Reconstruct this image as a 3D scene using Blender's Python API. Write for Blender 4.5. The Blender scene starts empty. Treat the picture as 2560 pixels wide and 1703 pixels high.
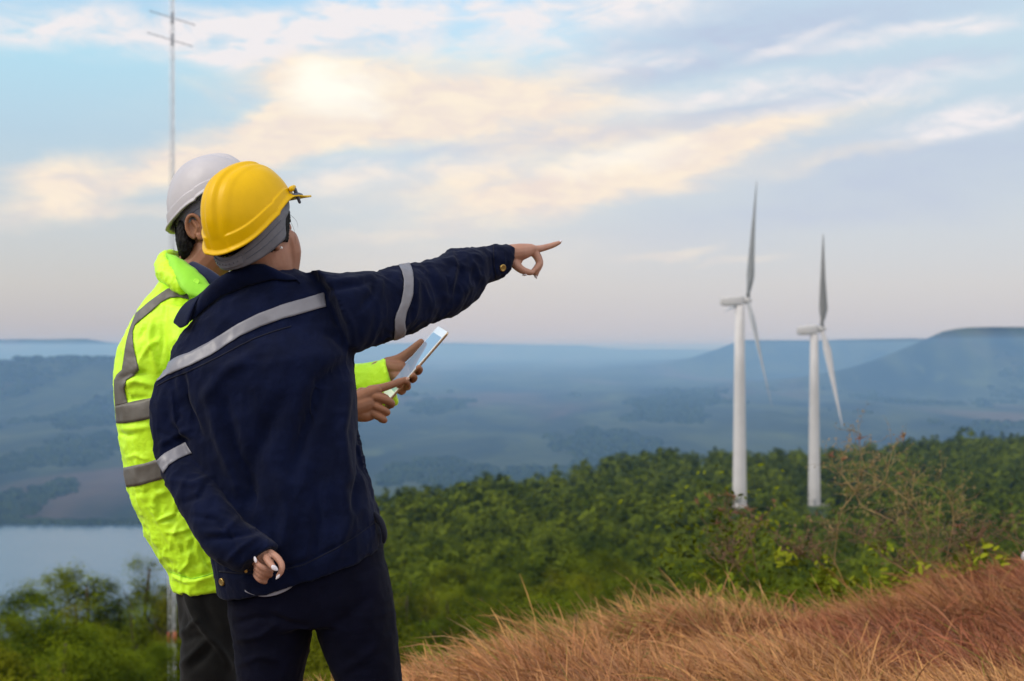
import bpy, bmesh, math, random, os
import numpy as np
from mathutils import Vector, Matrix, Euler
from mathutils.bvhtree import BVHTree

ONLY = ''
R = math.radians
scene = bpy.context.scene
COL = scene.collection
rng = np.random.default_rng(7)
random.seed(7)

# ------------------------------------------------------------------ camera, sky, sun, exposure
FPX = 50.0 / 36.0 * 2560.0      # focal length in photo pixels
HY = 870.0                      # photo row of the horizon
CZ = 1.33                       # eye height of the camera

cam_d = bpy.data.cameras.new('camera')
cam_d.lens = 50.0
cam_d.sensor_width = 36.0
cam_d.shift_y = (HY - 851.5) / 2560.0
cam_d.clip_start = 0.05
cam_d.clip_end = 150000.0
cam_d.dof.use_dof = True
cam_d.dof.focus_distance = 3.1
cam_d.dof.aperture_fstop = 5.6
cam = bpy.data.objects.new('camera', cam_d)
COL.objects.link(cam)
cam.location = (0, 0, CZ)
cam.rotation_euler = (R(90), 0, 0)
scene.camera = cam

SUN_AZ, SUN_EL = R(-112), R(40)   # azimuth from +Y towards +X
sun_d = bpy.data.lights.new('sun', 'SUN')
sun_d.energy = 1.5
sun_d.angle = R(20)
sun_d.color = (1.0, 0.93, 0.82)
sun = bpy.data.objects.new('sun', sun_d)
COL.objects.link(sun)
sdir = Vector((math.sin(SUN_AZ) * math.cos(SUN_EL), math.cos(SUN_AZ) * math.cos(SUN_EL), math.sin(SUN_EL)))
sun.rotation_euler = (-sdir).to_track_quat('-Z', 'Y').to_euler()

scene.view_settings.view_transform = 'Standard'
scene.view_settings.look = 'None'
scene.view_settings.exposure = 0.27
scene.view_settings.gamma = 1.0
scene.cycles.use_denoising = True
scene.cycles.max_bounces = 8
scene.cycles.diffuse_bounces = 3
scene.cycles.glossy_bounces = 3
scene.cycles.transmission_bounces = 4
scene.cycles.transparent_max_bounces = 12
scene.cycles.volume_bounces = 1
scene.cycles.sample_clamp_indirect = 6.0


def srgb(r, g, b):
    f = lambda c: (c / 255 / 12.92) if c <= 10 else ((c / 255 + 0.055) / 1.055) ** 2.4
    return (f(r), f(g), f(b), 1.0)


class NT:
    """small helper to write node trees"""
    def __init__(self, nt):
        self.nt = nt
        self.n = nt.nodes
        self.l = nt.links

    def new(self, t, **k):
        o = self.n.new(t)
        for a, v in k.items():
            setattr(o, a, v)
        return o

    def put(self, sock, v):
        if hasattr(v, 'is_linked') or isinstance(v, bpy.types.NodeSocket):
            self.l.new(v, sock)
        else:
            sock.default_value = v

    def m(self, op, a, b=0.0, c=None, clamp=False):
        o = self.new('ShaderNodeMath', operation=op, use_clamp=clamp)
        self.put(o.inputs[0], a)
        self.put(o.inputs[1], b)
        if c is not None:
            self.put(o.inputs[2], c)
        return o.outputs[0]

    def mapr(self, v, a, b, c=0.0, d=1.0, smooth=True):
        o = self.new('ShaderNodeMapRange', interpolation_type='SMOOTHSTEP' if smooth else 'LINEAR')
        self.put(o.inputs[0], v)
        for i, x in enumerate((a, b, c, d)):
            o.inputs[i + 1].default_value = x
        return o.outputs[0]

    def mix(self, f, a, b, t='MIX'):
        o = self.new('ShaderNodeMix', data_type='RGBA', blend_type=t)
        self.put(o.inputs[0], f)
        self.put(o.inputs[6], a)
        self.put(o.inputs[7], b)
        return o.outputs[2]

    def noise(self, vec, scale, detail=4, rough=0.55, dist=0.0):
        o = self.new('ShaderNodeTexNoise')
        if vec is not None:
            self.l.new(vec, o.inputs['Vector'])
        o.inputs['Scale'].default_value = scale
        o.inputs['Detail'].default_value = detail
        o.inputs['Roughness'].default_value = rough
        o.inputs['Distortion'].default_value = dist
        return o.outputs[0]

    def ramp(self, f, stops):
        o = self.new('ShaderNodeValToRGB')
        self.put(o.inputs[0], f)
        e = o.color_ramp.elements
        while len(e) < len(stops):
            e.new(0.5)
        for x, (p, c) in zip(e, stops):
            x.position = p
            x.color = c
        return o.outputs[0]

    def comb(self, x, y, z=0.0):
        o = self.new('ShaderNodeCombineXYZ')
        self.put(o.inputs[0], x)
        self.put(o.inputs[1], y)
        self.put(o.inputs[2], z)
        return o.outputs[0]


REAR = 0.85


def build_world():
    w = bpy.data.worlds.new('World')
    scene.world = w
    w.use_nodes = True
    w.node_tree.nodes.clear()
    t = NT(w.node_tree)
    tc = t.new('ShaderNodeTexCoord').outputs['Generated']
    sp = t.new('ShaderNodeSeparateXYZ')
    t.l.new(tc, sp.inputs[0])
    x, y, z = sp.outputs
    az = t.m('ARCTAN2', x, y)                       # 0 straight ahead
    hyp = t.m('SQRT', t.m('ADD', t.m('MULTIPLY', x, x), t.m('MULTIPLY', y, y)))
    el = t.m('ARCTAN2', z, hyp)
    D = 180 / math.pi
    azd = t.m('MULTIPLY', az, D)
    eld = t.m('MULTIPLY', el, D)
    vec = t.comb(azd, eld, 0)

    sky = t.new('ShaderNodeTexSky', sky_type='NISHITA', sun_disc=False)
    sky.sun_elevation = SUN_EL
    sky.sun_rotation = SUN_AZ
    sky.air_density = 1.0
    sky.dust_density = 1.5
    sky.ozone_density = 1.5
    base = t.mix(1.0, sky.outputs[0], (0.105, 0.105, 0.105, 1), 'MULTIPLY')

    def deg(px, py):
        a = math.atan((px - 1280) / FPX)
        e = math.atan((HY - py) / FPX * math.cos(a))
        return math.degrees(a), math.degrees(e)
    PX = math.degrees(1 / FPX)

    # warp the lookup so that cloud edges are ragged
    nv = t.new('ShaderNodeMapping')
    t.l.new(vec, nv.inputs[0])
    nv.inputs['Scale'].default_value = (0.22, 0.62, 1)
    nv.inputs['Rotation'].default_value = (0, 0, R(-9))
    w1 = t.new('ShaderNodeTexNoise')
    t.l.new(nv.outputs[0], w1.inputs['Vector'])
    w1.inputs['Scale'].default_value = 1.0
    w1.inputs['Detail'].default_value = 7
    w1.inputs['Roughness'].default_value = 0.6
    w1.inputs['Distortion'].default_value = 0.4
    sub = t.new('ShaderNodeVectorMath', operation='SUBTRACT')
    t.l.new(w1.outputs['Color'], sub.inputs[0])
    sub.inputs[1].default_value = (0.5, 0.5, 0.5)
    mul = t.new('ShaderNodeVectorMath', operation='MULTIPLY')
    t.l.new(sub.outputs[0], mul.inputs[0])
    mul.inputs[1].default_value = (5.0, 1.7, 0)
    add = t.new('ShaderNodeVectorMath', operation='ADD')
    t.l.new(vec, add.inputs[0])
    t.l.new(mul.outputs[0], add.inputs[1])
    wvec = add.outputs[0]

    def blob(px, py, hw, hh, rot=0.0, k=1.0, v=None):
        a, e = deg(px, py)
        mp = t.new('ShaderNodeMapping', vector_type='TEXTURE')
        t.l.new(wvec if v is None else v, mp.inputs[0])
        mp.inputs['Location'].default_value = (a, e, 0)
        mp.inputs['Rotation'].default_value = (0, 0, R(rot))
        mp.inputs['Scale'].default_value = (hw * PX, hh * PX, 1)
        ln = t.new('ShaderNodeVectorMath', operation='LENGTH')
        t.l.new(mp.outputs[0], ln.inputs[0])
        return t.mapr(ln.outputs['Value'], 0.15, 1.25, k, 0.0)

    def total(bl, v=None):
        s = None
        for b in bl:
            o = blob(*b, v=v)
            s = o if s is None else t.m('ADD', s, o)
        return s

    # open veil of high cloud: colour by elevation
    grad = t.ramp(t.mapr(eld, -2.0, 30.0, smooth=False), [
        (0.00, srgb(200, 195, 200)), (0.09, srgb(209, 201, 202)), (0.14, srgb(217, 211, 208)),
        (0.22, srgb(214, 219, 223)), (0.32, srgb(196, 222, 238)), (0.42, srgb(193, 238, 255)),
        (0.52, srgb(178, 220, 255)), (1.0, srgb(168, 195, 232))])
    veil_az = t.mapr(azd, -13.0, -3.0, 0.75, 0.92)
    col = t.mix(veil_az, base, grad)
    # greyer on the right
    greyr = t.m('MULTIPLY', t.mapr(azd, -2.0, 8.0, 0.0, 0.62), t.mapr(eld, 1.5, 7.0, 0.25, 1.0))
    col = t.mix(greyr, col, srgb(202, 210, 220))
    # grey-blue bands
    n2 = t.noise(nv.outputs[0], 1.9, 8, 0.62, 0.5)
    gb = total([(1850, 100, 640, 95, 6, .85), (1300, 350, 420, 30, 8, .75), (1800, 290, 620, 40, 9, .8), (2300, 420, 500, 130, 6, .55), (900, 110, 330, 40, 8, .5),
                (650, 245, 120, 30, 0, .3), (1500, 200, 300, 30, 6, .45), (1900, 560, 600, 60, 3, .3), (480, 90, 260, 40, 4, .4),
                (2250, 170, 320, 36, 5, .5)])
    gb = t.m('MULTIPLY', gb, t.mapr(n2, 0.25, 0.75, 0.55, 1.1), clamp=True)
    col = t.mix(t.m('MULTIPLY', gb, 0.85), col, srgb(186, 196, 221))
    # pale clouds
    cl = total([(760, 90, 420, 80, 4, .6), (1250, 110, 420, 70, 4, .6), (620, 150, 180, 60, 4, .5), (2150, 250, 420, 40, 9, .6), (1700, 240, 320, 40, 6, .5), (160, 65, 330, 62, 5, .85), (560, 110, 330, 62, 6, .75), (930, 40, 420, 50, 3, .8), (1470, 25, 420, 52, 2, .9),
                (1980, 112, 170, 24, 14, .6), (2230, 100, 240, 26, 5, .6), (2420, 300, 260, 42, 8, .85), (1560, 160, 300, 26, 8, .55),
                (880, 440, 230, 44, 4, .55), (1180, 420, 170, 40, 10, .5), (2450, 60, 160, 30, 5, .5), (2050, 210, 400, 34, 5, .5)])
    clm = t.m('MULTIPLY', cl, t.mapr(n2, 0.30, 0.64, 0.2, 1.35), clamp=True)
    col = t.mix(clm, col, srgb(240, 236, 238))
    # warm sun-lit clouds
    wm = total([(1000, 290, 760, 190, 4, .15), (1500, 400, 720, 150, 8, .13), (1200, 640, 620, 80, 3, .16), (150, 480, 190, 84, 12, 1.0), (1150, 250, 560, 125, -3, .9), (760, 330, 430, 70, 12, .9), (1000, 310, 520, 70, 6, .6), (840, 225, 230, 95, 0, .8),
                (1500, 430, 540, 84, 12, .9), (1750, 375, 520, 44, 12, .75), (1380, 500, 330, 50, 8, .6), (2080, 390, 260, 30, 8, .35),
                (400, 430, 150, 56, 10, .6), (330, 528, 230, 22, 3, .35), (560, 400, 330, 40, 12, .45),
                (860, 450, 220, 44, 6, .45), (1160, 430, 190, 50, 12, .5), (1020, 490, 260, 30, 6, .3), (1000, 585, 320, 26, 3, .3),
                (1680, 632, 150, 16, 4, .4), (1850, 650, 120, 16, 6, .28), (1450, 340, 300, 30, 8, .25), (700, 190, 240, 50, 5, .45)])
    wmm = t.m('MULTIPLY', wm, t.mapr(n2, 0.22, 0.68, 0.68, 1.12), clamp=True)
    wcol = t.mix(t.mapr(n2, 0.30, 0.7), srgb(240, 224, 214), srgb(255, 239, 217))
    col = t.mix(t.m('MULTIPLY', wmm, 0.94), col, wcol)
    # where the veiled sun shines through
    gl = total([(828, 217, 150, 80, 0, 1.0), (1560, 390, 230, 44, 10, .55)], v=None)
    col = t.mix(t.m('MULTIPLY', gl, 0.85, clamp=True), col, (1.06, 1.03, 0.92, 1))

    col = t.mix(1.0, col, (0.85, 0.85, 0.85, 1), 'MULTIPLY')
    # unseen sky beside and behind the viewer, brightened to add fill on the people
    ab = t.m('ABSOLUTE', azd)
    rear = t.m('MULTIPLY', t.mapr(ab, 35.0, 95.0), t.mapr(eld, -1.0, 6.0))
    rear_fill = t.mix(t.mapr(n2, .3, .7), (1.0, 1.0, 1.06, 1), (1.65, 1.58, 1.52, 1))
    col = t.mix(t.m('MULTIPLY', rear, REAR), col, rear_fill)

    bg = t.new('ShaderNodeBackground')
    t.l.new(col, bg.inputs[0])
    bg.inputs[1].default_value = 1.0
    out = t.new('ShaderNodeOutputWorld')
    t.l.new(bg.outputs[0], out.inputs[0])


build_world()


# ------------------------------------------------------------------ helpers
def W(px, py, Y):
    return np.array([(px - 1280.0) / FPX * Y, Y, CZ - (py - HY) / FPX * Y])


def crop(x0, y0, s):
    return lambda x, y: (x0 + x * s, y0 + y * s)


c1 = crop(380, 360, 440 / 1816)
c2 = crop(840, 560, 600 / 1809)
c3 = crop(270, 580, 530 / 1598)
c4 = crop(270, 1060, 530 / 1292)
c5 = crop(600, 700, 420 / 657)
c7 = crop(1700, 1060, 860 / 2097)
ctab = crop(900, 800, 260 / 1456)
chand = crop(1240, 580, 190 / 2128)
clh = crop(560, 1360, 200 / 2240)


def tag(o, label=None, cat=None, group=None, kind=None):
    if label:
        o['label'] = label
    if cat:
        o['category'] = cat
    if group:
        o['group'] = group
    if kind:
        o['kind'] = kind
    return o


def empty(name, loc):
    o = bpy.data.objects.new(name, None)
    o.empty_display_size = 0.2
    COL.objects.link(o)
    o.location = loc
    return o


def mk_mesh(name, V, F, smooth=True):
    """V: (n,3) array; F: (m,k) int array or list of such / list of tuples"""
    me = bpy.data.meshes.new(name)
    V = np.asarray(V, dtype=np.float32)
    if isinstance(F, np.ndarray):
        F = [F]
    if len(F) and not isinstance(F[0], np.ndarray):
        me.from_pydata([tuple(v) for v in V], [], [tuple(int(i) for i in f) for f in F])
    else:
        F = [f for f in F if len(f)]
        nl = sum(f.size for f in F)
        nf = sum(len(f) for f in F)
        me.vertices.add(len(V))
        me.vertices.foreach_set('co', V.ravel())
        me.loops.add(nl)
        me.loops.foreach_set('vertex_index', np.concatenate([f.ravel() for f in F]).astype(np.int32))
        me.polygons.add(nf)
        tot = np.concatenate([np.full(len(f), f.shape[1], dtype=np.int32) for f in F])
        st = np.concatenate([[0], np.cumsum(tot)[:-1]]).astype(np.int32)
        me.polygons.foreach_set('loop_start', st)
        me.polygons.foreach_set('loop_total', tot)
        me.update(calc_edges=True)
    if smooth:
        me.polygons.foreach_set('use_smooth', np.ones(len(me.polygons), dtype=bool))
    me.update()
    return me


def mk_obj(name, V, F, mat=None, parent=None, smooth=True):
    me = V if isinstance(V, bpy.types.Mesh) else mk_mesh(name, V, F, smooth)
    if mat is not None:
        me.materials.clear()
        me.materials.append(mat)
    o = bpy.data.objects.new(name, me)
    COL.objects.link(o)
    if parent is not None:
        o.parent = parent
    return o


class Geo:
    """collects closed shells"""
    def __init__(self):
        self.V = []
        self.F = []
        self.n = 0

    def add(self, V, F):
        V = np.asarray(V, float)
        self.V.append(V)
        for f in F:
            self.F.append(tuple(i + self.n for i in f))
        self.n += len(V)
        return self

    def verts(self):
        return np.concatenate(self.V)

    def loft(self, rings, cap=True):
        n = len(rings[0])
        V = np.concatenate(rings)
        F = []
        for k in range(len(rings) - 1):
            a, b = k * n, (k + 1) * n
            for i in range(n):
                j = (i + 1) % n
                F.append((a + i, a + j, b + j, b + i))
        if cap:
            F.append(tuple(range(n - 1, -1, -1)))
            F.append(tuple(range(len(V) - n, len(V))))
        return self.add(V, F)

    def tube(self, pts, rad, n=12, round_ends=True, flat=None):
        """tapered capsule along 3-D points; flat=(vector, factor) squashes along the vector"""
        P = np.asarray(pts, float)
        r = np.asarray(rad, float)
        # refine with catmull-rom
        if len(P) > 2:
            Q, q = [], []
            for i in range(len(P) - 1):
                p0 = P[max(i - 1, 0)]; p1 = P[i]; p2 = P[i + 1]; p3 = P[min(i + 2, len(P) - 1)]
                for s in np.linspace(0, 1, 5)[:-1]:
                    Q.append(0.5 * (2 * p1 + (p2 - p0) * s + (2 * p0 - 5 * p1 + 4 * p2 - p3) * s * s + (3 * p1 - p0 - 3 * p2 + p3) * s ** 3))
                    q.append(r[i] + (r[i + 1] - r[i]) * s)
            Q.append(P[-1]); q.append(r[-1])
            P, r = np.array(Q), np.array(q)
        T = np.gradient(P, axis=0)
        T /= np.linalg.norm(T, axis=1)[:, None] + 1e-12
        if round_ends:
            e0, e1 = [], []
            for a in (80, 55, 28):
                e0.append((P[0] - T[0] * r[0] * math.sin(R(a)), r[0] * math.cos(R(a)), T[0]))
                e1.insert(0, (P[-1] + T[-1] * r[-1] * math.sin(R(a)), r[-1] * math.cos(R(a)), T[-1]))
            P = np.array([e[0] for e in e0] + list(P) + [e[0] for e in e1])
            r = np.array([e[1] for e in e0] + list(r) + [e[1] for e in e1])
            T = np.array([e[2] for e in e0] + list(T) + [e[2] for e in e1])
        ref = np.array([0.0, 0.0, 1.0])
        if abs(T[len(T) // 2] @ ref) > 0.85:
            ref = np.array([1.0, 0.0, 0.0])
        rings = []
        for p, rr, tt in zip(P, r, T):
            u = np.cross(tt, ref); u /= np.linalg.norm(u) + 1e-12
            v = np.cross(tt, u)
            ref = -np.cross(tt, u) if False else ref
            an = np.linspace(0, 2 * math.pi, n, endpoint=False)
            ring = p + rr * (np.cos(an)[:, None] * u + np.sin(an)[:, None] * v)
            rings.append(ring)
        if flat is not None:
            fv, fk = np.asarray(flat[0], float), flat[1]
            fv = fv / np.linalg.norm(fv)
            rings = [rg - ((rg - p) @ fv)[:, None] * fv * (1 - fk) for rg, p in zip(rings, P)]
        return self.loft(rings)

    def ball(self, c, r, n=14, m=8):
        r = np.ones(3) * np.asarray(r, float)
        rings = []
        for k in range(m + 1):
            a = -math.pi / 2 + math.pi * (k + 0.02) / (m + 0.04)
            an = np.linspace(0, 2 * math.pi, n, endpoint=False)
            rings.append(np.stack([np.cos(an) * math.cos(a), np.sin(an) * math.cos(a), np.full(n, math.sin(a))], 1) * r + np.asarray(c))
        return self.loft(rings)

    def box(self, c, h, M=None):
        c = np.asarray(c, float); h = np.asarray(h, float)
        V = np.array([[sx, sy, sz] for sz in (-1, 1) for sy in (-1, 1) for sx in (-1, 1)], float) * h
        if M is not None:
            V = V @ np.asarray(M).T
        return self.add(V + c, [(0, 2, 3, 1), (4, 5, 7, 6), (0, 1, 5, 4), (2, 6, 7, 3), (0, 4, 6, 2), (1, 3, 7, 5)])

    def obj(self, name, mat, parent=None, smooth=True):
        return mk_obj(name, self.verts(), self.F, mat, parent, smooth)


def ring(L, Rr, t, Y, YR=None, n=40, p=2.35, tb=None, u=None, sag=0.0):
    """closed oval between two photo points at depth Y, half depth t (tb on the far side)"""
    a = W(L[0], L[1], Y)
    b = W(Rr[0], Rr[1], Y if YR is None else YR)
    c, h = (a + b) / 2, (b - a) / 2
    an = np.linspace(0, 2 * math.pi, n, endpoint=False)
    cs, sn = np.cos(an), np.sin(an)
    ce = np.sign(cs) * np.abs(cs) ** (2 / p)
    se = np.sign(sn) * np.abs(sn) ** (2 / p)
    tt = np.where(se > 0, t if tb is None else tb, t)
    d = np.array([0.0, 1.0, 0.0]) if u is None else np.asarray(u, float)
    hn = h / np.linalg.norm(h)
    d = d - hn * (d @ hn)
    d /= np.linalg.norm(d)
    P = c + ce[:, None] * h + (se * tt)[:, None] * d
    P[:, 2] -= sag * np.clip(-se, 0, 1)
    return P


def shrink(rg, k):
    c = rg.mean(0)
    return c + (rg - c) * k


def remesh(geo, voxel, smooth=4, fac=0.5):
    me = mk_mesh('tmp', geo.verts(), geo.F)
    o = bpy.data.objects.new('tmp', me)
    COL.objects.link(o)
    md = o.modifiers.new('r', 'REMESH')
    md.mode = 'VOXEL'
    md.voxel_size = voxel
    md.adaptivity = 0
    if smooth:
        sm = o.modifiers.new('s', 'SMOOTH')
        sm.iterations = smooth
        sm.factor = fac
    dg = bpy.context.evaluated_depsgraph_get()
    ev = bpy.data.meshes.new_from_object(o.evaluated_get(dg), depsgraph=dg)
    COL.objects.unlink(o)
    bpy.data.objects.remove(o)
    bpy.data.meshes.remove(me)
    V = np.empty(len(ev.vertices) * 3, np.float32)
    ev.vertices.foreach_get('co', V)
    V = V.reshape(-1, 3).astype(float)
    tot = np.empty(len(ev.polygons), np.int32)
    ev.polygons.foreach_get('loop_total', tot)
    li = np.empty(len(ev.loops), np.int32)
    ev.loops.foreach_get('vertex_index', li)
    bpy.data.meshes.remove(ev)
    assert (tot == 4).all()
    return V, li.reshape(-1, 4)


def normals(V, F):
    a = V[F[:, 2]] - V[F[:, 0]]
    b = V[F[:, 3]] - V[F[:, 1]]
    fn = np.cross(a, b)
    N = np.zeros_like(V)
    for k in range(4):
        np.add.at(N, F[:, k], fn)
    return N / (np.linalg.norm(N, axis=1)[:, None] + 1e-12)


def _h(i, j, k, s):
    x = (i * 374761393 + j * 668265263 + k * 2147483647 + s * 974634777) & 0xFFFFFFFF
    x = ((x ^ (x >> 13)) * 1274126177) & 0xFFFFFFFF
    return ((x ^ (x >> 16)) & 0xFFFF) / 65535.0


def vnoise(P, seed=0):
    P = np.asarray(P, float)
    I = np.floor(P).astype(np.int64)
    f = P - I
    f = f * f * (3 - 2 * f)
    o = 0
    for dx in (0, 1):
        for dy in (0, 1):
            for dz in (0, 1):
                w = (f[:, 0] if dx else 1 - f[:, 0]) * (f[:, 1] if dy else 1 - f[:, 1]) * (f[:, 2] if dz else 1 - f[:, 2])
                o = o + w * _h(I[:, 0] + dx, I[:, 1] + dy, I[:, 2] + dz, seed)
    return o


def fbm(P, seed=0, oct=3, ridged=False):
    o, a, tot = 0, 1.0, 0
    P = np.asarray(P, float)
    for k in range(oct):
        v = vnoise(P * (2 ** k) + 17.3 * k, seed + k)
        if ridged:
            v = 1 - np.abs(2 * v - 1)
            v = v * v
        o = o + a * v
        tot += a
        a *= 0.5
    return o / tot


def project(V):
    return np.stack([1280 + V[:, 0] / V[:, 1] * FPX, HY - (V[:, 2] - CZ) / V[:, 1] * FPX], 1)


def folds(V, F, strokes):
    """sculpt: push the near surface in or out along strokes (photo points, half width px, height m)"""
    N = normals(V, F)
    px = project(V)
    facing = N[:, 1] < 0.25
    D = np.zeros(len(V))
    for pts, wd, amp in strokes:
        pts = np.asarray(pts, float)
        L = np.concatenate([[0], np.cumsum(np.linalg.norm(np.diff(pts, axis=0), axis=1))])
        best = np.full(len(V), 1e9)
        bt = np.zeros(len(V))
        for i in range(len(pts) - 1):
            a, b = pts[i], pts[i + 1]
            ab = b - a
            l = ab @ ab
            s = np.clip(((px - a) @ ab) / l, 0, 1)
            d = np.linalg.norm(px - (a + s[:, None] * ab), axis=1)
            u = d < best
            best[u] = d[u]
            bt[u] = (L[i] + s[u] * math.sqrt(l)) / L[-1]
        taper = np.sqrt(np.clip(np.sin(np.pi * np.clip(bt * 0.9 + 0.05, 0, 1)), 0, 1))
        D += amp * np.exp(-(best / wd) ** 2) * taper
    return V + N * (D * facing)[:, None]


class Surf:
    """ray lookups on a finished garment"""
    def __init__(self, V, F):
        self.b = BVHTree.FromPolygons([tuple(v) for v in V], [tuple(int(i) for i in f) for f in F])
        self.o = Vector((0, 0, CZ))

    def hit(self, px, py, off, far=False):
        d = Vector(W(px, py, 1.0)) - self.o
        d.normalize()
        if far:
            h = self.b.ray_cast(self.o + d * 9.0, -d)
        else:
            h = self.b.ray_cast(self.o, d)
        if h[0] is None:
            return None
        n = h[1]
        if (far and n.dot(d) < 0) or (not far and n.dot(d) > 0):
            n = -n
        return np.array(h[0] + n * off)


def resample(pts, n):
    pts = np.asarray(pts, float)
    L = np.concatenate([[0], np.cumsum(np.linalg.norm(np.diff(pts, axis=0), axis=1))])
    t = np.linspace(0, L[-1], n)
    return np.stack([np.interp(t, L, pts[:, k]) for k in range(pts.shape[1])], 1)


def _hitn(self, px, py, off):
    h = self.hit(px, py, 0.0)
    if h is None:
        return None, None
    q = [self.hit(px + dx, py + dy, 0.0) for dx, dy in ((6, 0), (-6, 0), (0, 6), (0, -6))]
    if any(v is None for v in q):
        n = np.array([0, -1.0, 0])
    else:
        n = np.cross(q[0] - q[1], q[3] - q[2])
        n /= np.linalg.norm(n)
        if n[1] > 0:
            n = -n
    return h + n * off, n


Surf.hitn = _hitn


def ribbon(name, surf, top, bot, mat, parent, n=60, k=7, off=0.0022, wrap=False, th=0.0012):
    """a band sewn on a garment: between two photo polylines, lying on its surface; wrap closes it round the far side"""
    A, B = resample(top, n), resample(bot, n)
    S = np.linspace(0, 1, k)

    def rows(far):
        out = []
        for a, b in zip(A, B):
            hs = [surf.hit(*(a + (b - a) * s), off, far) for s in S]
            good = [q for q, h in enumerate(hs) if h is not None]
            if len(good) < 2:
                out.append(None)
            elif len(good) < len(hs):
                out.append(np.array([hs[min(good, key=lambda g: abs(g - q))] for q in range(len(hs))]))
            else:
                out.append(np.array(hs))
        return out
    fr = rows(False)
    loop = [x for x in fr if x is not None]
    if wrap:
        bk = [x for x in rows(True) if x is not None]
        loop = loop + bk[::-1]
    if len(loop) < 2:
        print('ribbon missed', name)
        return None
    L = np.array(loop)
    V = L.reshape(-1, 3)
    F = []
    m = len(L)
    for i in range(m if wrap else m - 1):
        j = (i + 1) % m
        for q in range(k - 1):
            F.append((i * k + q, j * k + q, j * k + q + 1, i * k + q + 1))
    o = mk_obj(name, V, F, mat, parent)
    md = o.modifiers.new('thick', 'SOLIDIFY')
    md.thickness = th
    md.offset = 0
    return o


# ------------------------------------------------------------------ materials
def mat(name, fn):
    m = bpy.data.materials.new(name)
    m.use_nodes = True
    m.node_tree.nodes.clear()
    t = NT(m.node_tree)
    b = t.new('ShaderNodeBsdfPrincipled')
    out = t.new('ShaderNodeOutputMaterial')
    t.l.new(b.outputs[0], out.inputs[0])
    fn(t, b)
    return m


def bump(t, b, h, strength=0.3, dist=0.002):
    o = t.new('ShaderNodeBump')
    o.inputs['Strength'].default_value = strength
    o.inputs['Distance'].default_value = dist
    t.l.new(h, o.inputs['Height'])
    t.l.new(o.outputs[0], b.inputs['Normal'])


def obj_co(t):
    return t.new('ShaderNodeTexCoord').outputs['Object']


def fabric(name, c_lo, c_hi, rough=0.85, sheen=0.15, scale=30, weave=900, wr=0.25, spec=0.2):
    def fn(t, b):
        co = obj_co(t)
        n = t.noise(co, scale, 4, 0.6)
        t.l.new(t.mix(t.mapr(n, 0.3, 0.7), c_lo, c_hi), b.inputs['Base Color'])
        b.inputs['Roughness'].default_value = rough
        b.inputs['Sheen Weight'].default_value = sheen
        b.inputs['Sheen Roughness'].default_value = 0.5
        b.inputs['Specular IOR Level'].default_value = spec
        w1 = t.noise(co, weave, 1, 0.5)
        w2 = t.noise(co, 45, 5, 0.65, 0.6)
        h = t.m('ADD', t.m('MULTIPLY', w1, 0.12), w2)
        bump(t, b, h, wr, 0.004)
    return mat(name, fn)


def plain(name, c, rough=0.5, spec=0.5, metal=0.0, var=0.12, scale=20, coat=0.0, bmp=0.0, bscale=60):
    def fn(t, b):
        co = obj_co(t)
        n = t.noise(co, scale, 4, 0.6)
        lo = tuple(v * (1 - var) for v in c[:3]) + (1,)
        hi = tuple(min(v * (1 + var), 1) for v in c[:3]) + (1,)
        t.l.new(t.mix(t.mapr(n, 0.3, 0.7), lo, hi), b.inputs['Base Color'])
        b.inputs['Metallic'].default_value = metal
        b.inputs['Specular IOR Level'].default_value = spec
        b.inputs['Coat Weight'].default_value = coat
        b.inputs['Coat Roughness'].default_value = 0.15
        t.put(b.inputs['Roughness'], t.mapr(t.noise(co, scale * 3, 3), 0.3, 0.7, rough * 0.85, min(rough * 1.15, 1)))
        if bmp:
            bump(t, b, t.noise(co, bscale, 5, 0.6), bmp, 0.003)
    return mat(name, fn)


def skin(name, c, c2):
    def fn(t, b):
        co = obj_co(t)
        n = t.noise(co, 26, 5, 0.6)
        t.l.new(t.mix(t.mapr(n, 0.3, 0.7), c, c2), b.inputs['Base Color'])
        b.inputs['Roughness'].default_value = 0.5
        b.inputs['Subsurface Weight'].default_value = 0.12
        b.inputs['Subsurface Radius'].default_value = (1.0, 0.35, 0.2)
        b.inputs['Subsurface Scale'].default_value = 0.006
        b.inputs['Specular IOR Level'].default_value = 0.35
        h = t.m('ADD', t.m('MULTIPLY', t.noise(co, 420, 3, 0.6), 0.4), t.noise(co, 90, 4, 0.6, 0.5))
        bump(t, b, h, 0.22, 0.002)
    return mat(name, fn)


M_NAVY = fabric('navy twill', (0.0010, 0.0029, 0.0150, 1), (0.0022, 0.0053, 0.0255, 1), 0.85, 0.05, 14, 1400, 0.5, 0.08)
M_NAVYDK = fabric('navy seam', (0.003, 0.004, 0.012, 1), (0.004, 0.005, 0.015, 1), 0.85, 0.05)
M_TROUS_A = fabric('dark navy trouser cloth', (0.0012, 0.0015, 0.0065, 1), (0.0022, 0.0027, 0.0105, 1), 0.85, 0.02, 12, 1400, 0.3, 0.08)
M_TROUS_B = fabric('black trouser cloth', (0.0045, 0.0045, 0.0048, 1), (0.009, 0.009, 0.0085, 1), 0.85, 0.06, 12, 1400, 0.3, 0.12)
M_HIVIS = fabric('hi-vis yellow nylon', (0.50, 0.86, 0.008, 1), (0.58, 0.94, 0.012, 1), 0.55, 0.1, 10, 500, 0.55, 0.4)
M_HIVIS2 = fabric('hi-vis green collar nylon', (0.24, 0.62, 0.02, 1), (0.28, 0.68, 0.03, 1), 0.6, 0.1, 10, 500, 0.2, 0.3)
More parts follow.
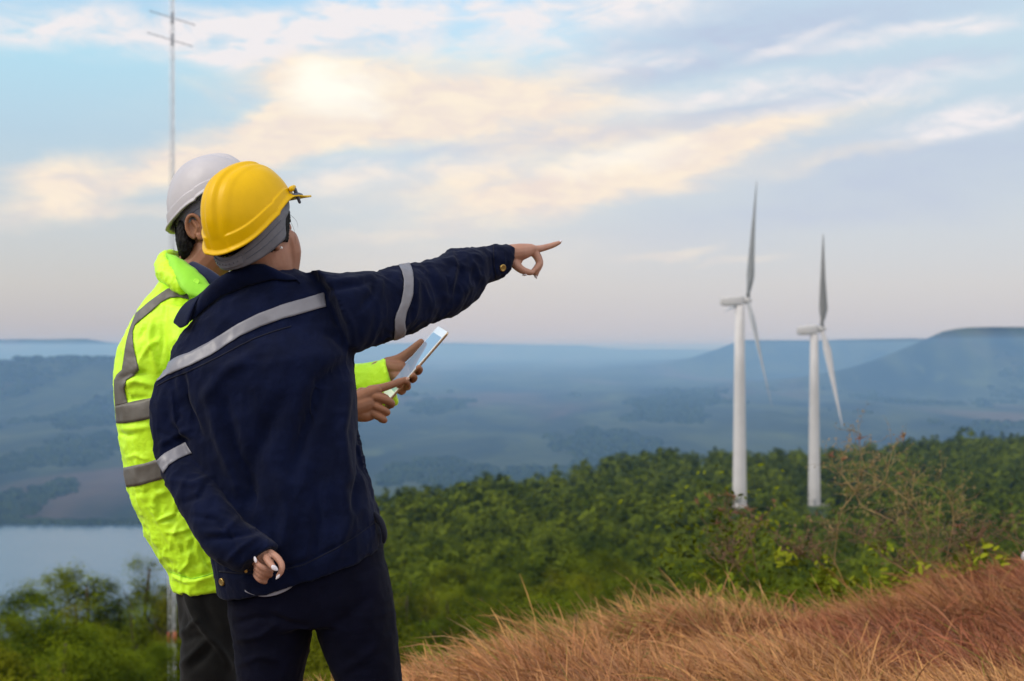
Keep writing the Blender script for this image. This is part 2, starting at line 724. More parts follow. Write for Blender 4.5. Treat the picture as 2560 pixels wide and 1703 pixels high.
M_REFL = fabric('silver reflective tape', (0.15, 0.15, 0.175, 1), (0.19, 0.19, 0.215, 1), 0.42, 0.0, 9, 900, 0.2, 0.5)
M_REFL2 = fabric('grey reflective tape', (0.095, 0.086, 0.074, 1), (0.125, 0.115, 0.10, 1), 0.5, 0.0, 9, 900, 0.35, 0.5)
M_SKIN_A = skin('skin fair tan', (0.33, 0.165, 0.11, 1), (0.38, 0.20, 0.14, 1))
M_SKIN_B = skin('skin tan', (0.25, 0.108, 0.055, 1), (0.29, 0.13, 0.07, 1))
M_HAIR = plain('black hair', (0.006, 0.005, 0.005, 1), 0.6, 0.15, 0, 0.3, 60, 0, 0.8, 260)
M_NAIL = plain('white nail polish', (0.62, 0.58, 0.62, 1), 0.22, 0.5, 0, 0.03)
M_NAILB = plain('bare nail', (0.45, 0.27, 0.2, 1), 0.35, 0.5, 0, 0.05)
M_YEL = plain('yellow helmet plastic', (0.66, 0.395, 0.0, 1), 0.38, 0.16, 0, 0.05, 14, 0.0, 0.05, 40)
M_WHT = plain('white helmet plastic', (0.44, 0.42, 0.44, 1), 0.42, 0.3, 0, 0.04, 14, 0.0, 0.05, 40)
M_STRAP = plain('grey headband plastic', (0.115, 0.115, 0.135, 1), 0.5, 0.4, 0, 0.12, 40, 0, 0.15, 80)
M_CLIP = plain('dark grey clip plastic', (0.07, 0.075, 0.10, 1), 0.4, 0.5, 0, 0.1)
M_BRASS = plain('brass snap button', (0.42, 0.28, 0.09, 1), 0.35, 0.5, 0.8, 0.15, 200)
M_SHIRT = plain('pale grey undershirt', (0.27, 0.27, 0.32, 1), 0.8, 0.2, 0, 0.06)
M_BOOT = plain('black boot leather', (0.012, 0.011, 0.010, 1), 0.5, 0.4, 0, 0.2)
M_TURB = plain('white turbine paint', (0.50, 0.485, 0.48, 1), 0.5, 0.3, 0, 0.05, 0.2)
M_EYE = plain('eye white', (0.7, 0.68, 0.66, 1), 0.2, 0.5, 0, 0.03)

# ------------------------------------------------------------------ people
def rebase(root, loc):
    """move a thing's origin to its base; its pieces were modelled in place"""
    loc = Vector(loc)
    seen = set()

    def sh(o):
        if o.type == 'MESH' and o.data.name not in seen:
            o.data.transform(Matrix.Translation(-loc))
            seen.add(o.data.name)
        for c in o.children:
            sh(c)
    sh(root)
    root.location = loc


def frame(az, pitch, roll):
    """columns: right, forward, up of a head; az from +Y towards +X, pitch lifts the face, roll tips the head to its left"""
    A = Matrix.Rotation(-R(az), 3, 'Z')
    P = Matrix.Rotation(R(pitch), 3, 'X')
    Q = Matrix.Rotation(-R(roll), 3, 'Y')
    return np.array(A @ P @ Q)


HEAD = [(-.128, .080, .045, .018), (-.120, .094, .018, .036), (-.100, .096, -.012, .052), (-.075, .094, -.045, .061), (-.045, .094, -.068, .067),
        (-.020, .092, -.085, .071), (.005, .092, -.094, .074), (.03, .095, -.098, .076), (.06, .092, -.095, .075), (.085, .076, -.083, .066),
        (.105, .045, -.056, .044), (.116, .006, -.020, .012)]


def head_rings(k=1.0, grow=0.0):
    out = []
    an = np.linspace(0, 2 * math.pi, 32, endpoint=False)
    for z, yf, yb, hw in HEAD:
        c, h = (yf + yb) / 2, (yf - yb) / 2
        cs, sn = np.cos(an), np.sin(an)
        p = 2.25
        ce = np.sign(cs) * np.abs(cs) ** (2 / p)
        se = np.sign(sn) * np.abs(sn) ** (2 / p)
        out.append(np.stack([ce * (hw + grow), c + se * (h + grow), np.full(32, z + (grow if z > .1 else 0))], 1) * k)
    return out


def add_head(G, C, M, k=1.0, ears=True, ey=0.0, ck=1.0):
    tr = lambda P: np.asarray(P, float) * k @ M.T + C
    G.loft([r @ M.T + C for r in head_rings(k)])
    tb = lambda pts, rad, n=10: G.tube([tr(p) for p in pts], [r * k for r in rad], n)
    tb([(0, .088, .022), (0, .099, -.004), (0, .113, -.030)], [.008, .009, .0115])        # nose
    for s in (-1, 1):
        tb([(s * .010, .094, -.036), (s * .013, .097, -.036)], [.009, .008])
        tb([(s * .008, .090, .028), (s * .03, .087, .034), (s * .05, .070, .026)], [.009, .010, .007])    # brow
        tb([(s * .017, .0855, .010), (s * .025, .0885, .0155), (s * .035, .0875, .0155), (s * .046, .080, .009)], [.003, .0042, .0042, .003], 8)
        tb([(s * .017, .0855, .008), (s * .026, .0870, .001), (s * .036, .0860, .0005), (s * .046, .080, .007)], [.0025, .0032, .0032, .0025], 8)
        tb([(s * .048 * ck, .063 * ck, -.018), (s * .043 * ck, .068 * ck, -.048), (s * .032, .066 * ck, -.088)], [.024, .0265, .024])                # cheek
        if not ears:
            tb([(s * .074, -.006, -.030), (s * .073, -.008, -.018)], [.0065, .0075])
        if ears:
            ex = s * .076
            el = []
            for a in np.linspace(-70, 215, 11):
                el.append((ex + s * (.012 + .006 * math.cos(R(a - 60))), ey - .012 - .019 * math.cos(R(a)) * 1.0, .004 + .030 * math.sin(R(a))))
            tb(el, [.0045] + [.0052] * 9 + [.004], 8)
            G.loft([np.array([tr((ex + s * dx, ey - .012 + rr * math.cos(q), .002 + 1.45 * rr * math.sin(q))) for q in np.linspace(0, 2 * math.pi, 14, endpoint=False)])
                    for dx, rr in ((-.012, .014), (.006, .018), (.010, .015))])
            tb([(ex + s * .008, ey - .002, -.027), (ex + s * .009, ey - .004, -.020)], [.007, .007])
            tb([(ex + s * .012, ey - .014, .020), (ex + s * .012, ey - .004, .0), (ex + s * .010, ey - .010, -.014)], [.004, .004, .0035], 8)
    tb([(-.022, .088, -.066), (-.008, .097, -.064), (.008, .097, -.064), (.022, .088, -.066)], [.004, .0065, .0065, .004])
    tb([(-.020, .087, -.075), (0, .096, -.077), (.020, .087, -.075)], [.004, .0075, .004])
    tb([(0, .086, -.108), (0, .088, -.112)], [.020, .018])


def chain(G, cv, pts, n=12, k=1.0):
    """pts: (crop x, crop y, depth, radius in metres)"""
    P = [W(*cv(x, y), Y) for x, y, Y, r in pts]
    G.tube(P, [r * k for *_, r in pts], n)


def part_mesh(name, V, F, m, parent):
    return mk_obj(name, V, F, m, parent)


def disc(name, c, nrm, r, h, m, parent, n=20):
    """small domed button"""
    nrm = np.asarray(nrm, float); nrm /= np.linalg.norm(nrm)
    u = np.cross(nrm, [0.3, 0.2, 1]); u /= np.linalg.norm(u)
    v = np.cross(nrm, u)
    an = np.linspace(0, 2 * math.pi, n, endpoint=False)
    G = Geo()
    G.loft([np.asarray(c) + nrm * z + rr * (np.cos(an)[:, None] * u + np.sin(an)[:, None] * v)
            for z, rr in ((-h, r), (h * .5, r), (h, r * .82), (h * .75, r * .7), (h * .8, r * .3))])
    return G.obj(name, m, parent)


def nail(cv, x, y, Y, L, wd, ang, m, parent, tilt=0.35):
    """fingernail: flat oval on a fingertip; size in metres, ang = direction of its long axis in the photo (deg, 0 = right, 90 = up)"""
    c = W(*cv(x, y), Y)
    a = np.array([math.cos(R(ang)), 0.25, math.sin(R(ang))]); a /= np.linalg.norm(a)
    nrm = np.array([-0.3 * math.sin(R(ang)), -1.0, tilt]); nrm -= a * (nrm @ a); nrm /= np.linalg.norm(nrm)
    b = np.cross(nrm, a)
    G = Geo()
    an = np.linspace(0, 2 * math.pi, 18, endpoint=False)
    ce = np.cos(an); se = np.sin(an)
    wx = np.where(ce > 0, 1 - 0.35 * ce, 1.0)
    G.loft([c + nrm * z + L / 2 * s * ce[:, None] * a + wd / 2 * s * (se * wx)[:, None] * b for z, s in ((-.0015, .9), (.0004, 1), (.0014, .8), (.0019, .4))])
    return G.obj('fingernail', m, parent)


def helmet_shell(ridge=True):
    """hard hat in its own frame: x right, y front, z up; returns closed shell and the rim polyline"""
    nu, nv = 128, 44
    a = np.linspace(0, 2 * math.pi, nu, endpoint=False)      # 0 = right, 90 = front
    ca, sa = np.cos(a), np.sin(a)
    front = np.clip(sa, 0, 1); back = np.clip(-sa, 0, 1); side = np.abs(ca)
    rim = -0.024 * back ** 1.5 + 0.022 * side ** 6 * (1 - 0.2 * back) + 0.016 * front
    rim = rim + 0.024 * np.exp(-((a - R(28)) / 0.42) ** 2) + 0.024 * np.exp(-((a - R(152)) / 0.42) ** 2)
    bx, by = 0.105, 0.139
    H = 0.146

    def outer(t, grow=0.0):
        # t = 0 rim, 1 crown
        c = np.cos(t * math.pi / 2) ** 0.78
        s = np.sin(t * math.pi / 2) ** 1.02
        P = np.stack([bx * ca * c, by * sa * c - 0.004 * s, rim * (1 - s) + H * s], 1)
        n = np.stack([ca * c / bx, sa * c / by, np.full(nu, 0.3 + s) / 0.13], 1)
        n /= np.linalg.norm(n, axis=1)[:, None]
        g = np.full(nu, grow)
        if ridge:
            x = P[:, 0]
            env = np.clip((t - 0.10) / 0.18, 0, 1)
            on = np.where(sa < 0.0, 1, np.clip(1 - (sa * c - 0.55) / 0.25, 0, 1))
            g = g + env * on * (0.0075 * np.exp(-(x / 0.0165) ** 6) + 0.0028 * (np.exp(-((np.abs(x) - 0.040) / 0.011) ** 4)))
            # raised trim along the lower side
            tr_top = 0.135 - 0.04 * front
            lane = np.clip((tr_top - t) / 0.02, 0, 1) * np.clip((side - 0.30) / 0.06, 0, 1)
            g = g + 0.0055 * lane
        return P + n * g[:, None]
    rings = []
    ts = np.concatenate([np.linspace(0, 0.2, 20), np.linspace(0.22, 0.985, nv - 10)])
    # lip
    lip = outer(0.0)
    rad = np.stack([ca, sa, np.zeros(nu)], 1)
    fl = 0.006 + 0.004 * back + 0.002 * front
    brim = front ** 3.0
    low = lip + rad * (fl + 0.056 * brim)[:, None] + np.array([0, 0, 1.0]) * (-0.007 - 0.012 * brim)[:, None]
    low2 = low + np.array([0, 0, -0.004])
    mid = lip + rad * (0.5 * fl + 0.026 * brim)[:, None] + np.array([0, 0, 1.0]) * (-0.0045 - 0.004 * brim)[:, None]
    inn = lip - rad * 0.004 + np.array([0, 0, -0.009])
    # inside first (open bowl closed by an inner dome)
    for t in ts[::-3]:
        P = outer(t, 0) * 1
        c = np.array([0, 0, 0.0])
        rings.append((P - c) * np.array([0.955, 0.962, 0.96]) + c)
    rings += [inn, low2, low, mid]
    for t in ts:
        rings.append(outer(t))
    G = Geo()
    G.loft(rings)
    return G, low


def build_helmet(C, M, k, m, label, name='hard_hat', hk=1.0, bz=0.0):
    G, low = helmet_shell()
    V = G.verts() * k @ M.T + C
    tr = lambda P: np.asarray(P, float) * k @ M.T + C
    hat = mk_obj(name, V, G.F, m)
    tag(hat, label, 'hard hat')
    ts = lambda P: np.asarray(P, float) * hk @ M.T + C
    # headband of the suspension: a strap round the head, drooping at the nape
    n = 72
    a = np.linspace(0, 2 * math.pi, n, endpoint=False)
    ca, sa = np.cos(a), np.sin(a)
    back = np.clip(-sa, 0, 1); front = np.clip(sa, 0, 1)
    zc = bz - 0.020 - 0.040 * back ** 1.2 + 0.026 * front
    hh = 0.018 + 0.013 * np.abs(ca) ** 2 - 0.002 * back
    G2 = Geo()
    rr = []
    q = (R(90) - np.abs(np.angle(np.exp(1j * (a - R(90)))))) / R(1)      # degrees ahead of the ear
    cut = np.clip((q - 2) / 12, 0, 1)
    cut = cut * cut * (3 - 2 * cut)
    for dz, dr in ((-1, 0.0), (1, 0.0), (1, .0028), (.8, .0036), (-.8, .0036), (-1, .0028)):
        zz = zc + dz * hh
        if dz < 0:
            zz = zz + cut * np.minimum(.034, 1.6 * hh)
        rr.append(np.stack([(0.086 + dr) * ca, (0.108 + dr) * sa - 0.002, zz], 1))
    rr = [ts(q) for q in rr]
    Vv = np.concatenate(rr)
    F = []
    m6 = len(rr)
    for q in range(m6):
        q2 = (q + 1) % m6
        for i in range(n):
            j = (i + 1) % n
            F.append((q * n + i, q * n + j, q2 * n + j, q2 * n + i))
    hb = mk_obj('headband', Vv, F, M_STRAP, hat)
    for zf in (-.25, .35):
        G6 = Geo()
        pts = []
        for q6 in np.linspace(-58, 4, 14):
            c6, s6 = math.cos(R(q6)), math.sin(R(q6))
            b6 = max(-s6, 0)
            z6 = bz - .020 - .040 * b6 ** 1.2 + .026 * max(s6, 0)
            h6 = .018 + .013 * c6 * c6 - .002 * b6
            pts.append(ts(np.array([(.086 + .0036) * c6, (.108 + .0036) * s6 - .002, z6 + zf * h6])))
        G6.tube(pts, [.0011] * 14, 6)
        G6.obj('strap_rib', M_CLIP, hb)
    # size-adjuster at the nape: second strap layer and holes
    G3 = Geo()
    an = np.linspace(R(-132), R(-62), 24)
    rows = []
    for dz, dr in ((-.55, .004), (.55, .004), (.55, .0065), (-.55, .0065)):
        ca2, sa2 = np.cos(an), np.sin(an)
        zc2 = bz - 0.020 - 0.040 * np.clip(-sa2, 0, 1) ** 1.2
        rows.append(np.stack([(0.086 + dr) * ca2, (0.108 + dr) * sa2 - .002, zc2 + dz * 0.016], 1))
    sect = [ts(np.array([rw[i] for rw in rows])) for i in range(24)]
    G3.loft(sect)
    G3.obj('adjuster', M_STRAP, hb, smooth=False)
    G4 = Geo()
    for q in np.linspace(R(-125), R(-70), 9):
        z = bz - 0.020 - 0.040 * abs(math.sin(q)) ** 1.2
        p = np.array([(0.086 + .0068) * math.cos(q), (0.108 + .0068) * math.sin(q) - .002, z])
        G4.ball(ts(p), .0022 * k, 8, 4)
    G4.obj('adjuster_hole', M_CLIP, hb)
    # four suspension hangers up into the shell
    for q in (45, 135, 225, 315):
        G5 = Geo()
        p = np.array([0.088 * math.cos(R(q)), 0.110 * math.sin(R(q)), -.01])
        p2 = np.array([0.075 * math.cos(R(q)), 0.095 * math.sin(R(q)), .075])
        G5.tube([tr(p), tr((p + p2) / 2 + np.array([.004 * math.cos(R(q)), .004 * math.sin(R(q)), 0])), tr(p2)], [.006 * k] * 3, 8)
        G5.obj('suspension_strap', M_STRAP, hat)
    # visor clip on each temple
    for s in (1, -1):
        Gc = Geo()
        Gc.tube([tr((s * .102, .078, .034)), tr((s * .096, .098, .030)), tr((s * .082, .126, .020))], [.006 * k, .0055 * k, .004 * k], 8)
        Gc.tube([tr((s * .098, .092, .046)), tr((s * .098, .094, .010))], [.0055 * k, .004 * k], 8)
        Gc.obj('visor_clip', M_CLIP, hat)
        Gb = Geo()
        Gb.tube([tr((s * .100, .078, .052)), tr((s * .090, .100, .050))], [.008 * k, .006 * k], 8)
        Gb.obj('lug', m, hat)
    return hat


def hair_patch(C, M, k, test, grow, name, parent, seed=3):
    """thin shell of hair over the part of the skull that passes test(local xyz)"""
    rows = []
    zs = np.linspace(-.122, .112, 110)
    nseg = 230
    an = np.linspace(0, 2 * math.pi, nseg, endpoint=False)
    H = np.array(HEAD)
    V, keep = [], []
    for z in zs:
        yf, yb, hw = [np.interp(z, H[:, 0], H[:, i]) for i in (1, 2, 3)]
        c, h = (yf + yb) / 2, (yf - yb) / 2
        cs, sn = np.cos(an), np.sin(an)
        p = 2.25
        P = np.stack([np.sign(cs) * np.abs(cs) ** (2 / p) * hw, c + np.sign(sn) * np.abs(sn) ** (2 / p) * h, np.full(nseg, z)], 1)
        V.append(P)
    V = np.concatenate(V)
    rad = V - np.array([0, -.005, 0]) * 1
    rad[:, 2] *= 0.3
    rad /= np.linalg.norm(rad, axis=1)[:, None]
    nz = fbm(V * np.array([160, 160, 22]), seed, 3)
    edge = fbm(V * np.array([150, 150, 40]), seed + 5, 3)
    ok = np.array([test(*v) for v in (V + (edge[:, None] - .5) * .030)])
    V2 = V + rad * (grow * (0.55 + 0.9 * nz))[:, None]
    F = []
    for i in range(len(zs) - 1):
        for j in range(nseg):
            q = (i * nseg + j, i * nseg + (j + 1) % nseg, (i + 1) * nseg + (j + 1) % nseg, (i + 1) * nseg + j)
            if all(ok[list(q)]):
                F.append(q)
    used = sorted({i for f in F for i in f})
    mp = {o: i for i, o in enumerate(used)}
    o = mk_obj(name, (V2[used] * k) @ M.T + C, [tuple(mp[i] for i in f) for f in F], M_HAIR, parent)
    md = o.modifiers.new('t', 'SOLIDIFY')
    md.thickness = .008
    md.offset = -1
    return o


def strands(C, M, k, roots, name, parent, r=.0004):
    G = Geo()
    for pts in roots:
        G.tube([np.asarray(p, float) * k @ M.T + C for p in pts], np.linspace(r, r * .4, len(pts)), 5)
    return G.obj(name, M_HAIR, parent)


def boots(G, ax, ay, yaw, k=1.0):
    """one boot standing on the ground under the ankle at (ax, ay)"""
    c, s = math.sin(R(yaw)), math.cos(R(yaw))
    f = np.array([c, s, 0]); r = np.array([s, -c, 0])
    an = np.linspace(0, 2 * math.pi, 20, endpoint=False)

    def rg(cf, hf, hw, z):
        return np.array([ax, ay, z]) + f * 1 * (cf + hf * np.sin(an))[:, None] + r * (hw * np.cos(an))[:, None]
    G.loft([rg(.055, .135, .046, .002), rg(.055, .138, .048, .02), rg(.053, .130, .046, .045), rg(.035, .108, .044, .07), rg(.0, .068, .046, .10), rg(-.008, .058, .048, .16), rg(-.008, .056, .048, .22)])


# ---------------- the person in navy who points
def build_pointer():
    YT = 3.10
    # jacket: body
    T = [((548, 1470), (957, 1350), .135), ((543, 1438), (957, 1322), .140), ((540, 1420), (948, 1292), .140), ((520, 1340), (934, 1242), .138),
         ((490, 1250), (915, 1165), .135), ((460, 1160), (900, 1090), .13), ((440, 1070), (892, 1010), .128), ((425, 985), (887, 945), .125),
         ((420, 930), (884, 885), .12), ((435, 868), (872, 800), .11), ((462, 822), (840, 730), .098), ((505, 770), (800, 697), .085),
         ((548, 725), (770, 682), .072), ((575, 700), (745, 672), .06)]
    torso = [ring(L, Rr, t, YT + (0.03 if i > 8 else 0.0) - .012 * math.sin(i / 13 * math.pi), sag=(.030, .027, .020, .010, .004)[i] if i < 5 else 0) for i, (L, Rr, t) in enumerate(T)]
    # right sleeve, reaching away to the right
    SR = [((-212, 352), (60, 1010), 3.10), ((0, 372), (140, 978), 3.11), ((200, 370), (300, 912), 3.14), ((300, 380), (385, 884), 3.16), ((350, 335), (470, 858), 3.18),
          ((480, 316), (560, 832), 3.21), ((600, 298), (705, 768), 3.25), ((780, 256), (850, 700), 3.29), ((872, 190), (960, 640), 3.32),
          ((1000, 182), (1050, 562), 3.345), ((1110, 177), (1118, 460), 3.37), ((1190, 156), (1210, 427), 3.385), ((1262, 142), (1252, 410), 3.40), ((1308, 158), (1292, 368), 3.41), ((1320, 178), (1302, 310), 3.412)]
    sr = []
    for a, b, Y in SR:
        pa, pb = c2(*a), c2(*b)
        h = np.linalg.norm(W(*pa, Y) - W(*pb, Y)) / 2
        sr.append(ring(pa, pb, min(h * .86, .085), Y, u=(-.55, .83, 0)))
    # left sleeve: down the side, then the forearm across the small of the back
    SL = [((440, 905), (560, 860), 3.10), ((392, 960), (520, 925), 3.08), ((377, 1010), (500, 1000), 3.065), ((380, 1075), (490, 1055), 3.055), ((388, 1130), (482, 1110), 3.045), ((402, 1168), (484, 1138), 3.03),
          ((422, 1215), (503, 1168), 3.005), ((444, 1257), (532, 1203), 2.985), ((484, 1325), (575, 1260), 2.955), ((528, 1390), (628, 1318), 2.935),
          ((556, 1412), (650, 1334), 2.93), ((586, 1428), (674, 1352), 2.928), ((604, 1434), (688, 1364), 2.926)]
    sl = []
    for a, b, Y in SL:
        h = np.linalg.norm(W(*a, Y) - W(*b, Y)) / 2
        sl.append(ring(a, b, min(h * .95, .06), Y, u=(.35, .9, 0)))
    G = Geo()
    G.loft(torso)
    G.loft(sr)
    G.loft(sl)
    V, F = remesh(G, 0.0042, 5)
    P = V * np.array([1.0, 1.0, 0.55])
    N = normals(V, F)
    pxv = project(V)
    lo = fbm(P * 9 + 3.1, 11, 3)
    hi = fbm(V * np.array([34, 34, 20]) + 1.7, 21, 2, True)
    arm = np.clip((pxv[:, 0] - 880) / 60, 0, 1) + np.clip((500 - pxv[:, 0]) / 80, 0, 1)
    V = V + N * ((lo - .5) * .015 + (hi - .4) * (.0040 + .0038 * np.clip(arm, 0, 1)))[:, None]
    st = [
        # shoulder bunch of the raised arm
        ([c2(-60, 430), c2(120, 420), c2(270, 400)], 8, .006), ([c2(-100, 520), c2(80, 470), c2(250, 440)], 9, -.006),
        ([c2(250, 390), c2(330, 440), c2(340, 560)], 9, .006), ([c2(310, 395), c2(280, 520), c2(190, 640)], 9, -.006),
        ([c2(140, 960), c2(120, 760), c2(40, 620)], 11, .006), ([c2(170, 930), c2(240, 740), c2(270, 600)], 12, .005), ([c2(120, 980), c2(0, 860), c2(-120, 800)], 12, -.006),
        # elbow and forearm
        ([c2(870, 200), c2(900, 330), c2(870, 480)], 9, .008), ([c2(920, 220), c2(940, 360), c2(900, 560)], 10, -.007), ([c2(810, 260), c2(900, 300), c2(1010, 330)], 8, .005),
        ([c2(620, 330), c2(720, 400), c2(760, 520)], 10, -.005), ([c2(700, 300), c2(800, 430), c2(830, 600)], 10, .005), ([c2(1020, 200), c2(1010, 330), c2(1060, 470)], 9, -.005),
        ([c2(560, 330), c2(620, 480), c2(600, 700)], 10, .004), ([c2(900, 640), c2(960, 520), c2(1050, 450)], 9, .005),
        ([c2(1180, 200), c2(1185, 300), c2(1195, 400)], 4, -.0035),
        # back
        ([(880, 900), (800, 960), (760, 1080), (730, 1180)], 20, -0.0190), ([(870, 960), (850, 1080), (870, 1200)], 14, 0.0152), ([(900, 1080), (905, 1180), (880, 1270)], 10, -0.0133),
        ([(700, 1010), (640, 1130), (610, 1290)], 22, -0.0133), ([(560, 1010), (590, 1130), (640, 1260)], 18, -0.0171), ([(520, 980), (545, 1090), (600, 1230)], 14, 0.0114),
        ([(455, 940), (462, 1010), (500, 1090)], 10, -0.0171), ([(430, 980), (440, 1050), (470, 1090)], 9, 0.0114), ([(700, 1200), (720, 1290), (700, 1400)], 16, 0.0114),
        ([(780, 1190), (800, 1300), (780, 1420)], 18, -0.0114), ([(850, 1200), (870, 1290), (850, 1380)], 15, 0.0114), ([(640, 880), (560, 930), (500, 1010)], 16, 0.0076),
        # left sleeve
        ([(395, 1080), (430, 1095), (470, 1100)], 7, -.006), ([(400, 1110), (440, 1090), (480, 1070)], 6, .005), ([(430, 1200), (480, 1210), (530, 1190)], 8, .006),
        ([(450, 1260), (500, 1240), (520, 1200)], 8, -.006), ([(500, 1330), (560, 1330), (600, 1290)], 9, .006), ([(520, 1350), (590, 1340), (640, 1330)], 8, -.007),
        ([(570, 1400), (600, 1370), (640, 1345)], 7, .007), ([(480, 1290), (540, 1300), (580, 1350), (600, 1400)], 7, -.006), ([(610, 1420), (630, 1390), (660, 1365)], 5, -.005),
        # waistband
        ([(545, 1432), (650, 1440), (780, 1400), (880, 1345), (955, 1295)], 5, -.004),
    ]
    V = folds(V, F, st)

    # ---- body
    B = Geo()
    B.loft([shrink(r, .72) for r in torso])
    hipc = [((575, 1400), (948, 1310), .11), ((580, 1470), (955, 1400), .115), ((588, 1510), (968, 1450), .10)]
    B.loft([shrink(ring(L, Rr, t, YT), .85) for L, Rr, t in hipc])
    LEGL = [((580, 1500), (800, 1490), .095), ((588, 1570), (782, 1572), .095), ((598, 1703), (755, 1703), .082), ((610, 1880), (745, 1880), .066), ((618, 2060), (740, 2060), .058), ((628, 2290), (722, 2290), .045)]
    LEGR = [((770, 1480), (972, 1440), .095), ((790, 1572), (991, 1560), .095), ((846, 1703), (1001, 1703), .082), ((872, 1880), (1006, 1880), .066), ((886, 2060), (1008, 2060), .058), ((900, 2290), (994, 2290), .045)]
    for LG in (LEGL, LEGR):
        B.loft([shrink(ring(a, b, t, YT), .72) for a, b, t in LG])
    B.loft([shrink(r, .55) for r in sr[1:]])
    B.loft([shrink(r, .55) for r in sl])
    for lx in (675, 947):
        a = W(lx, 2310, YT)
        B.tube([a + [0, 0, .03], [a[0], a[1] + .1, .045]], [.04, .035])
    # head and neck
    HC = W(634, 594, 3.09)
    HM = frame(34, 12, 2)
    HH = frame(34, 25, 2)
    add_head(B, HC, HM, .93, ears=False)
    B.tube([W(665, 745, 3.135), W(662, 700, 3.125), HC + np.array([.004, .008, -.05])], [.050, .050, .052], 20)
    # pointing right hand
    ys = 3.415
    mm = .001
    chain(B, chand, [(150, 640, ys - .01, 22 * mm), (420, 600, ys, 22 * mm), (700, 560, ys + .01, 21 * mm), (960, 500, ys + .022, 15 * mm)], 14)
    chain(B, chand, [(420, 520, ys, 13 * mm), (750, 490, ys + .01, 13 * mm), (1020, 480, ys + .02, 11.5 * mm)], 12)
    chain(B, chand, [(400, 800, ys, 15 * mm), (560, 820, ys + .005, 14 * mm), (640, 760, ys + .01, 11 * mm)], 12)
    chain(B, chand, [(960, 480, ys + .018, 10.5 * mm), (1180, 478, ys + .03, 9.0 * mm), (1400, 430, ys + .045, 7.9 * mm), (1600, 368, ys + .055, 7.0 * mm), (1760, 305, ys + .062, 5.0 * mm), (1800, 288, ys + .064, 3.6 * mm)], 12)
    chain(B, chand, [(480, 820, ys, 14 * mm), (590, 950, ys - .004, 11.5 * mm), (720, 1060, ys - .004, 9.6 * mm), (880, 1120, ys, 8.2 * mm), (1000, 1140, ys + .004, 6.6 * mm)], 12)
    chain(B, chand, [(980, 520, ys + .02, 12 * mm), (1080, 600, ys + .025, 10.5 * mm), (1165, 740, ys + .026, 9 * mm), (1205, 880, ys + .024, 8.2 * mm), (1130, 1010, ys + .016, 7.6 * mm), (1030, 1110, ys + .008, 6 * mm)], 12)
    chain(B, chand, [(1000, 530, ys + .035, 11 * mm), (1140, 640, ys + .045, 9.5 * mm), (1215, 770, ys + .046, 8.4 * mm), (1235, 910, ys + .042, 7.8 * mm), (1150, 1080, ys + .030, 7.2 * mm), (1085, 1170, ys + .022, 5.6 * mm)], 12)
    chain(B, chand, [(1000, 560, ys + .05, 10 * mm), (1130, 680, ys + .062, 8.2 * mm), (1200, 820, ys + .064, 7.4 * mm), (1190, 980, ys + .058, 6.8 * mm), (1125, 1180, ys + .045, 6 * mm), (1110, 1240, ys + .04, 4.6 * mm)], 12)
    # left hand, curled behind the back
    yl = 2.900
    chain(B, clh, [(900, 60, yl + .026, 20 * mm), (1120, 340, yl + .024, 19 * mm), (1180, 560, yl + .026, 16 * mm)], 14)
    chain(B, clh, [(1000, 400, yl + .028, 16 * mm), (1040, 640, yl + .026, 15 * mm), (1060, 820, yl + .024, 12 * mm)], 14)
    chain(B, clh, [(1300, 250, yl + .012, 7.8 * mm), (1480, 380, yl + .002, 7.6 * mm), (1610, 570, yl - .006, 7.0 * mm), (1600, 760, yl - .010, 6.4 * mm), (1510, 910, yl - .010, 4.6 * mm)], 12)
    chain(B, clh, [(1170, 370, yl + .002, 7.8 * mm), (1240, 480, yl - .012, 7.4 * mm), (1350, 620, yl - .022, 6.8 * mm), (1425, 700, yl - .024, 5.0 * mm)], 12)
    chain(B, clh, [(1300, 780, yl + .006, 6.6 * mm), (1180, 720, yl - .008, 7.2 * mm), (1020, 630, yl - .012, 6.4 * mm), (920, 520, yl - .010, 4.4 * mm), (895, 455, yl - .010, 3.2 * mm)], 12)
    chain(B, clh, [(1290, 860, yl + .010, 6.6 * mm), (1130, 800, yl - .005, 7.4 * mm), (960, 700, yl - .004, 6.4 * mm), (890, 620, yl + .006, 5 * mm)], 12)
    chain(B, clh, [(1180, 950, yl + .012, 6.2 * mm), (1060, 900, yl - .002, 6.8 * mm), (940, 800, yl - .000, 6.0 * mm), (880, 730, yl + .008, 5 * mm)], 12)
    chain(B, clh, [(1150, 1060, yl + .014, 5.6 * mm), (1030, 1020, yl + .002, 6.2 * mm), (920, 930, yl + .004, 5.6 * mm), (862, 850, yl + .010, 4.6 * mm)], 12)
    BV, BF = remesh(B, 0.0021, 2)
    body = mk_obj('person', BV, BF, M_SKIN_A)
    tag(body, 'person in navy work jacket and yellow hard hat pointing into the distance, seen from behind', 'person')

    jacket = mk_obj('jacket', V, F, M_NAVY, body)
    S = Surf(V, F)
    # back stripe and yoke seam
    top = [c3(383, 1085), c3(440, 1000), c3(520, 945), c3(620, 910), c3(760, 835), c3(870, 765), c3(980, 695), c3(1130, 620), c3(1300, 555), c3(1450, 510), c3(1598, 467), (810, 733)]
    bot = [c3(372, 1130), c3(450, 1080), c3(520, 1050), c3(630, 1005), c3(780, 930), c3(900, 850), c3(1000, 785), c3(1150, 715), c3(1320, 655), c3(1450, 620), c3(1598, 577), (814, 768)]
    ribbon('reflective_stripe', S, top, bot, M_REFL, jacket, 110)
    sm = [c3(370, 1160), c3(470, 1105), c3(600, 1055), c3(740, 990), c3(850, 935), c3(980, 865), c3(1100, 805), c3(1250, 750), c3(1380, 712)]
